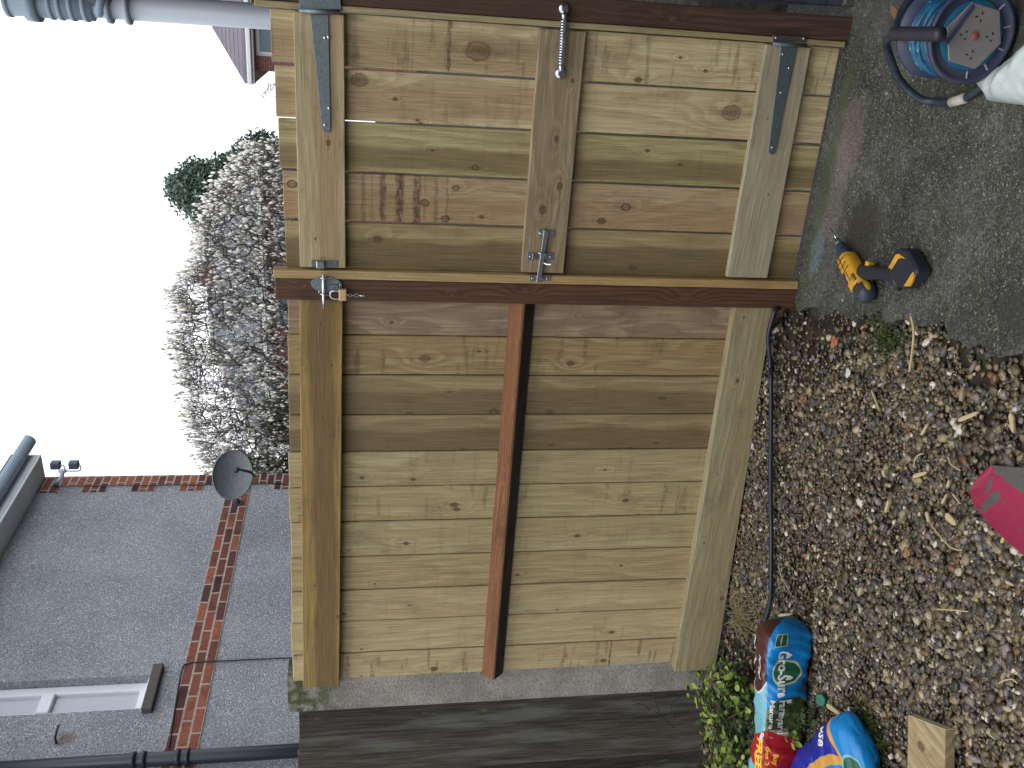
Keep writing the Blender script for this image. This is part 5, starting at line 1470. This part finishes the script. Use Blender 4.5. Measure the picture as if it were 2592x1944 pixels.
# dished blade: outline in the picture from the tip down both edges
redL = [rd_c(*q) for q in ((560, 430), (430, 640), (410, 790), (520, 1010), (700, 1230), (900, 1420), (1106, 1590), (1500, 1900))]
redR = [rd_c(*q) for q in ((570, 425), (700, 432), (860, 440), (1000, 450), (1106, 455), (1300, 470), (1500, 500), (1900, 600))]
def redf(a, b):
    i = b * 7; k2 = min(int(i), 6); f = i - k2
    L_ = onZ(redL[k2], .03).lerp(onZ(redL[k2 + 1], .03), f); R_ = onZ(redR[k2], .03).lerp(onZ(redR[k2 + 1], .03), f)
    p = L_.lerp(R_, a)
    p.z = .012 + .032 * (2 * a - 1) ** 2 * min(b * 2.5 + .2, 1) + .01 * b
    return p
def with_uv(nu, nv, fn):
    m_ = MB(); g_ = grid(nu, nv, fn); m_.add(g_, sm=True)
    for k2, f in enumerate(m_.f): m_.uv[k2] = [((i // nv) / (nu - 1), (i % nv) / (nv - 1)) for i in f]
    return m_
rm_ = with_uv(24, 40, redf)
b_ = grid(24, 40, lambda a, b: redf(a, b) - Vector((0, 0, .004)))
n0 = len(rm_.f); rm_.add(b_, sm=True)
for k2 in range(n0, len(rm_.f)): rm_.uv[k2] = [(.3, .3)] * len(rm_.f[k2])
rb = rm_.build('shovel_blade', M_red)
tag(rb, 'pinkish red plastic shovel blade smeared with grey mortar at the bottom edge', 'shovel')
# black cable along the foot of the fence
cc = crop(1720, 640, 2212 / 400)
cpt = [onY(cc(1345, 800), -.012), onY(cc(1290, 960), -.018), onY(cc(1245, 1150), -.022), onY(cc(1250, 1330), -.03), onY(cc(1275, 1600), -.04), onY(c9(572, 800), -.085), onY(c9(572, 1100), -.13), onY(c9(570, 1400), -.17)]
cpt += [onZ(q, soil_h(onZ(q, 0).x, onZ(q, 0).y) + .03) for q in (c8(572, 0), c8(575, 150), c8(573, 400), c8(568, 560), c8(535, 690), c8(500, 760))]
cpt = [cpt[0] + Vector((.0, .03, -.03))] + cpt
ck_ = MB().add(tube(spline(cpt, 8), .0085, 10), sm=True).build('cable', plain('black rubber cable', (.014, .017, .03), .35, .3))
tag(ck_, 'black cable lying along the foot of the pale fence', 'cable')
# splinters of wood
M_spl = wood_ng('fresh split wood', (.62, .51, .30), (.45, .33, .17), (.5, .38, .2), 141, freq=90)
def splinter(p, q, w_, lab, z0=.016):
    a, b = onZ(p, z0), onZ(q, z0 + .006)
    hz_ = soil_h(a.x, a.y)
    d = (b - a); L = d.length; d.normalize(); s_ = Vector((-d.y, d.x, 0)) * w_
    pts = [a - s_ * .4, a + d * L * .12 - s_, a + d * L * .8 - s_ * .8, b, a + d * L * .85 + s_ * .6, a + d * L * .2 + s_, a + s_ * .5]
    m_ = MB().add(prism(pts, Vector((0, 0, -.006)), .0006), uvf=lambda p_: ((p_ - a).dot(s_.normalized()), (p_ - a).dot(d)))
    return tag(m_.build('wood_splinter', M_spl), lab, 'wood splinter', 'wood splinters on the gravel')
splinter(c9(1785, 1065), c9(1915, 1010), .006, 'broad pale splinter slanting on the gravel near the pinkish blade')
splinter(c9(2120, 1020), c9(2140, 1150), .008, 'stout pale splinter at the right side of the gravel below the concrete edge')
splinter(c9(1490, 1430), c9(1580, 1400), .006, 'thick short splinter left of the pinkish blade')
splinter(c9(1220, 870), c9(1275, 1010), .003, 'long thin splinter in the middle of the gravel')
splinter(c9(1540, 1160), c9(1585, 1085), .004, 'small splinter beside a lilac pebble in mid gravel')
splinter(c9(1710, 1500), c9(1722, 1450), .004, 'tiny upright splinter next to the mortar smear')
splinter(c9(1675, 1605), c9(1708, 1540), .003, 'thin slanting splinter below the mortar smear')
splinter(c9(1745, 1540), c9(1800, 1610), .0025, 'thin curved splinter just left of the pinkish edge')
splinter(c9(1310, 1660), c9(1330, 1580), .006, 'chunky splinter between bags and blade')
splinter(c8(1575, 0), c8(1595, 70), .007, 'wide flaky splinter above the pinkish blade tip edge')
splinter(c8(1700, 20), c8(1770, 80), .011, 'widest pale bundle of split wood near the pinkish blade')
splinter(c8(930, 1250), c8(1025, 1315), .009, 'pale splinter beside the green plastic disc')
splinter(c8(620, 670), c8(715, 660), .005, 'pale splinter lying in front of the brown bag end')
splinter(c8(2060, 200), c8(2080, 150), .004, 'short pale splinter under the pinkish blade edge')
splinter(c8(2090, 450), c8(2145, 478), .004, 'small splinter low on the gravel right of the offcut')
# straws of dry stalk
M_straw = plain('dry straw', (.42, .34, .18), .8, .3, 60)
def straw(pix, lab, r=.0022):
    p = [onZ(q, .022) for q in pix]
    return tag(MB().add(tube(spline(p, 5), r, 6), sm=True).build('dry_stalk', M_straw), lab, 'dry stalk', 'dry stalks on the ground')
straw([c9(1478, 385), c9(1497, 480), c9(1490, 600), c9(1470, 750)], 'long bowed dry stalk lying on the concrete edge by the drill', .0038)
straw([c9(1500, 1370), c9(1505, 1320), c9(1530, 1290), c9(1560, 1280)], 'small curled dry stalk in the middle of the gravel')
straw([c8(1600, 70), c8(1680, 170), c8(1740, 230), c8(1810, 250)], 'long bent dry stalk curving below the pinkish blade')
straw([c8(2050, 1110), c8(2090, 1090), c8(2140, 1085), c8(2170, 1110)], 'curved dry stalk above the pale offcut end')
straw([c9(1720, 1300), c9(1740, 1350), c9(1800, 1390)], 'fine dry stalk above the mortar smear')
straw([c8(1640, 630), c8(1750, 635), c8(1850, 645)], 'straight dry stalk across the lower gravel')
straw([c8(620, 340), c8(640, 420), c8(680, 490)], 'thin crooked dry stalk beside the black cable')
# brick chip, pale chip, plastic cap
def chip(p, r, col, name, lab, cat, flat=.5):
    c_ = onZ(p, .014); v, f = ico(2)
    v = v * np.array([r, r * .7, r * flat]) * (1 + .18 * np.sin(v @ np.array([3.1, 2.2, 1.3]) * 2)[:, None])
    ob_ = MB().add(([Vector(tuple(q)) + c_ for q in v], [list(q) for q in f])).build(name, plain(name + ' surface', col, .8, .4, 90))
    return tag(ob_, lab, cat)
chip(c9(985, 560), .022, (.33, .115, .06), 'brick_chip', 'orange red chip of brick among the pebbles near the post', 'brick chip')
chip(c9(1072, 760), .017, (.48, .52, .47), 'tile_chip', 'pale greenish white flat chip on the gravel', 'tile chip', .3)
chip(c8(1455, 265), .016, (.30, .13, .05), 'brick_chip', 'small rusty orange chip of brick in the middle of the gravel', 'brick chip')
capc = onZ(c8(893, 1218), .014)
cap = MB().add(lathe([(0, .020), (.010, .021), (.013, .019), (.0135, .004)], capc - Vector((0, 0, .008)), (.25, -.3, 1), 20), sm=False).build('plastic_disc', plain('green plastic', (.012, .13, .075), .4, .25))
tag(cap, 'round green plastic disc lying beside the blue compost bags', 'plastic disc')
# dead leaf behind the cable reel
lf_ = [onZ(cr_(*q), .05) for q in ((300, 40), (390, 130), (390, 260), (340, 270), (290, 170))]
tag(MB().add(prism(lf_, Vector((0, 0, -.004)), .0008)).build('dead_leaf', plain('brown leaf', (.16, .09, .045), .8, .4, 60)), 'curled brown dead leaf on the ground behind the cable reel', 'leaf')

# ------------------------------------------------------------------ plants by the concrete post and bags
M_ivy = leafmat('fresh green leaves', [(0, (.045, .085, .012)), (.4, (.11, .17, .022)), (.75, (.20, .26, .04)), (1, (.26, .30, .06))], .45)
M_ivyd = leafmat('dark green leaves', [(0, (.012, .03, .010)), (.5, (.028, .06, .016)), (1, (.06, .10, .025))], .5)
M_stem = plain('brown stem', (.07, .05, .03), .8, .3)
def leafgeo():
    vs = []
    out = [(0, 0), (.22, .2), (.33, .45), (.26, .75), (0, 1.0), (-.26, .75), (-.33, .45), (-.22, .2)]
    for (x, y) in out: vs.append((x, y, .10 * abs(x) * 2 - .10 * (y - .4) ** 2))
    vs.append((0, .45, -.03))
    return np.array(vs), np.array([[8, i, (i + 1) % 8] for i in range(8)])
def leafy(name, label, pts, n, size, spread, mat, zr, group=None, stems=True, Yoff=0):
    """pts: picture points through which the plant's shoots pass"""
    base = onZ(pts[0], .02); base.z = 0.0
    pl2 = thing(name, label, 'plant', base, group)
    P_ = []
    for q in pts: P_.append(onZ(q, random.uniform(*zr)))
    lp_ = []
    for _ in range(n):
        i = random.randrange(len(P_)); c_ = P_[i]
        lp_.append((c_.x + random.gauss(0, spread), c_.y + random.gauss(0, spread), max(.01, c_.z + random.gauss(0, spread * .8))))
    s_ = size * rng.uniform(.55, 1.3, n)
    o = scatter('leaves', [leafgeo()], np.array(lp_) - np.array(tuple(base))[None], rand_rot(n, 1.1), np.column_stack([s_, s_, s_]), [mat])
    # leaves lie facing up and out
    o.parent = pl2
    m_ = MB()
    for c_ in P_:
        m_.add(tube(spline([Vector((base.x + random.gauss(0, .02), base.y + random.gauss(0, .02), 0)), base.lerp(c_, .5) + Vector((random.gauss(0, .02), random.gauss(0, .02), .02)), c_], 4), .0022, 5), sm=True)
    if stems: m_.build('stem', M_stem, pl2)
    return pl2
p8 = crop(1720, 1640, 2183 / 400)
leafy('leafy_plant', 'bright green leafy shoots at the foot of the concrete post', [p8(*q) for q in ((420, 760), (380, 440), (560, 400), (690, 440), (300, 570), (470, 580), (650, 590), (290, 670), (400, 820), (480, 830), (570, 520), (860, 490), (740, 500))], 120, .030, .028, M_ivy, (.05, .14))
leafy('leafy_plant', 'leafy shoots below the old dark fence left of the brown bag', [p8(*q) for q in ((520, 1150), (430, 940), (480, 1100), (420, 1050), (520, 1330), (440, 1290), (600, 1330), (560, 800), (560, 900), (900, 760), (940, 850), (420, 1080))], 110, .030, .026, M_ivy, (.05, .13))
leafy('leafy_plant', 'cluster of small leaves at the lower left picture edge by the red sticker', [p8(*q) for q in ((650, 1530), (560, 1500), (720, 1420), (600, 1460), (480, 1630), (560, 1620), (840, 1550), (760, 1400), (700, 1600), (620, 1650), (500, 1700))], 130, .030, .028, M_ivy, (.03, .12))
leafy('leafy_plant', 'dark ground ivy behind the bags', [p8(*q) for q in ((700, 800), (700, 650), (800, 900), (620, 1200), (750, 1100), (850, 1250), (900, 1000), (700, 1350), (800, 1500), (860, 1650), (600, 700), (780, 600), (900, 650), (650, 300), (800, 350))], 420, .026, .05, M_ivyd, (.01, .06))
leafy('leafy_plant', 'sprig of small green leaves between the two bags', [p8(*q) for q in ((1760, 1010), (1780, 880), (1870, 970), (1760, 1060), (1730, 920))], 34, .026, .018, M_ivyd, (.02, .07))
leafy('leafy_plant', 'tiny yellow green sprig in front of the yellow curve', [p8(*q) for q in ((1560, 1290), (1500, 1270), (1545, 1265), (1580, 1230))], 12, .024, .008, M_ivy, (.14, .17), stems=False)
leafy('leafy_plant', 'few bright leaves beside the end of the bottom rail', [p8(*q) for q in ((230, 330), (210, 270), (250, 320), (430, 280), (700, 320))], 22, .028, .014, M_ivy, (.06, .12))
# moss mounds
M_moss = leafmat('moss', [(0, (.022, .035, .010)), (.5, (.05, .075, .018)), (1, (.10, .13, .03))], .8)
for lab, cen, rad_, n in (('mound of bright green moss between the blue bag and offcut', [c8(1180, 1380), c8(1230, 1450), c8(1270, 1530), c8(1220, 1600)], .03, 1700), ('patch of green moss on the earth beside the concrete edge', [c9(1350, 500), c9(1380, 590), c9(1320, 560), c9(1280, 430)], .03, 500)):
    b = onZ(cen[0], 0); b.z = 0
    mo = thing('moss_patch', lab, 'moss', b)
    pts = []
    for _ in range(n):
        c_ = onZ(random.choice(cen), 0); r_ = abs(random.gauss(0, 1)) * rad_; a = random.uniform(0, 6.28)
        x, y = c_.x + r_ * math.cos(a), c_.y + r_ * math.sin(a)
        pts.append((x - b.x, y - b.y, soil_h(x, y) + .012 + .022 * math.exp(-(r_ / rad_) ** 2) + random.uniform(-.004, .008)))
    leafcloud('fronds', pts, .012, M_moss, mo, .9)
# dry grass tuft at the foot of the rail
tb = onZ(c8(370, 650), .03); tb.z = soil_h(tb.x, tb.y)
tuft = thing('grass_tuft', 'tuft of tangled dry yellow grass below the bottom rail', 'grass tuft', tb)
tm = MB()
for _ in range(70):
    a = random.uniform(0, 6.28); L = random.uniform(.05, .14); h_ = random.uniform(.02, .09)
    o_ = Vector((random.gauss(0, .03), random.gauss(0, .025), 0)); d = Vector((math.cos(a), math.sin(a), 0))
    tm.add(tube(spline([tb + o_, tb + o_ + d * L * .35 + Vector((0, 0, h_)), tb + o_ + d * L * .8 + Vector((random.gauss(0, .02), random.gauss(0, .02), h_ * .7)), tb + o_ + d * L + Vector((random.gauss(0, .02), random.gauss(0, .02), .008))], 4), .0011, 4), sm=True)
tm.build('blades', plain('dry yellow grass', (.24, .21, .10), .8, .4, 60), tuft)
# bare twigs leaning on the old fence
tw = thing('twig', 'thin bare dark twigs leaning against the foot of the concrete post', 'twig', onY(c7(2160, 1400), .02))
m_ = MB()
for q in ([(2010, 1150), (2040, 1240), (2080, 1330), (2165, 1400)], [(2200, 1190), (2140, 1250), (2155, 1330), (2160, 1345)], [(2030, 1290), (2080, 1330)], [(1910, 1240), (1960, 1250), (2000, 1290)]):
    m_.add(tube(spline([onY(c7(*s_), .02) for s_ in q], 4), .0022, 5), sm=True)
m_.build('stalk', plain('dark twig', (.02, .017, .015), .8), tw)
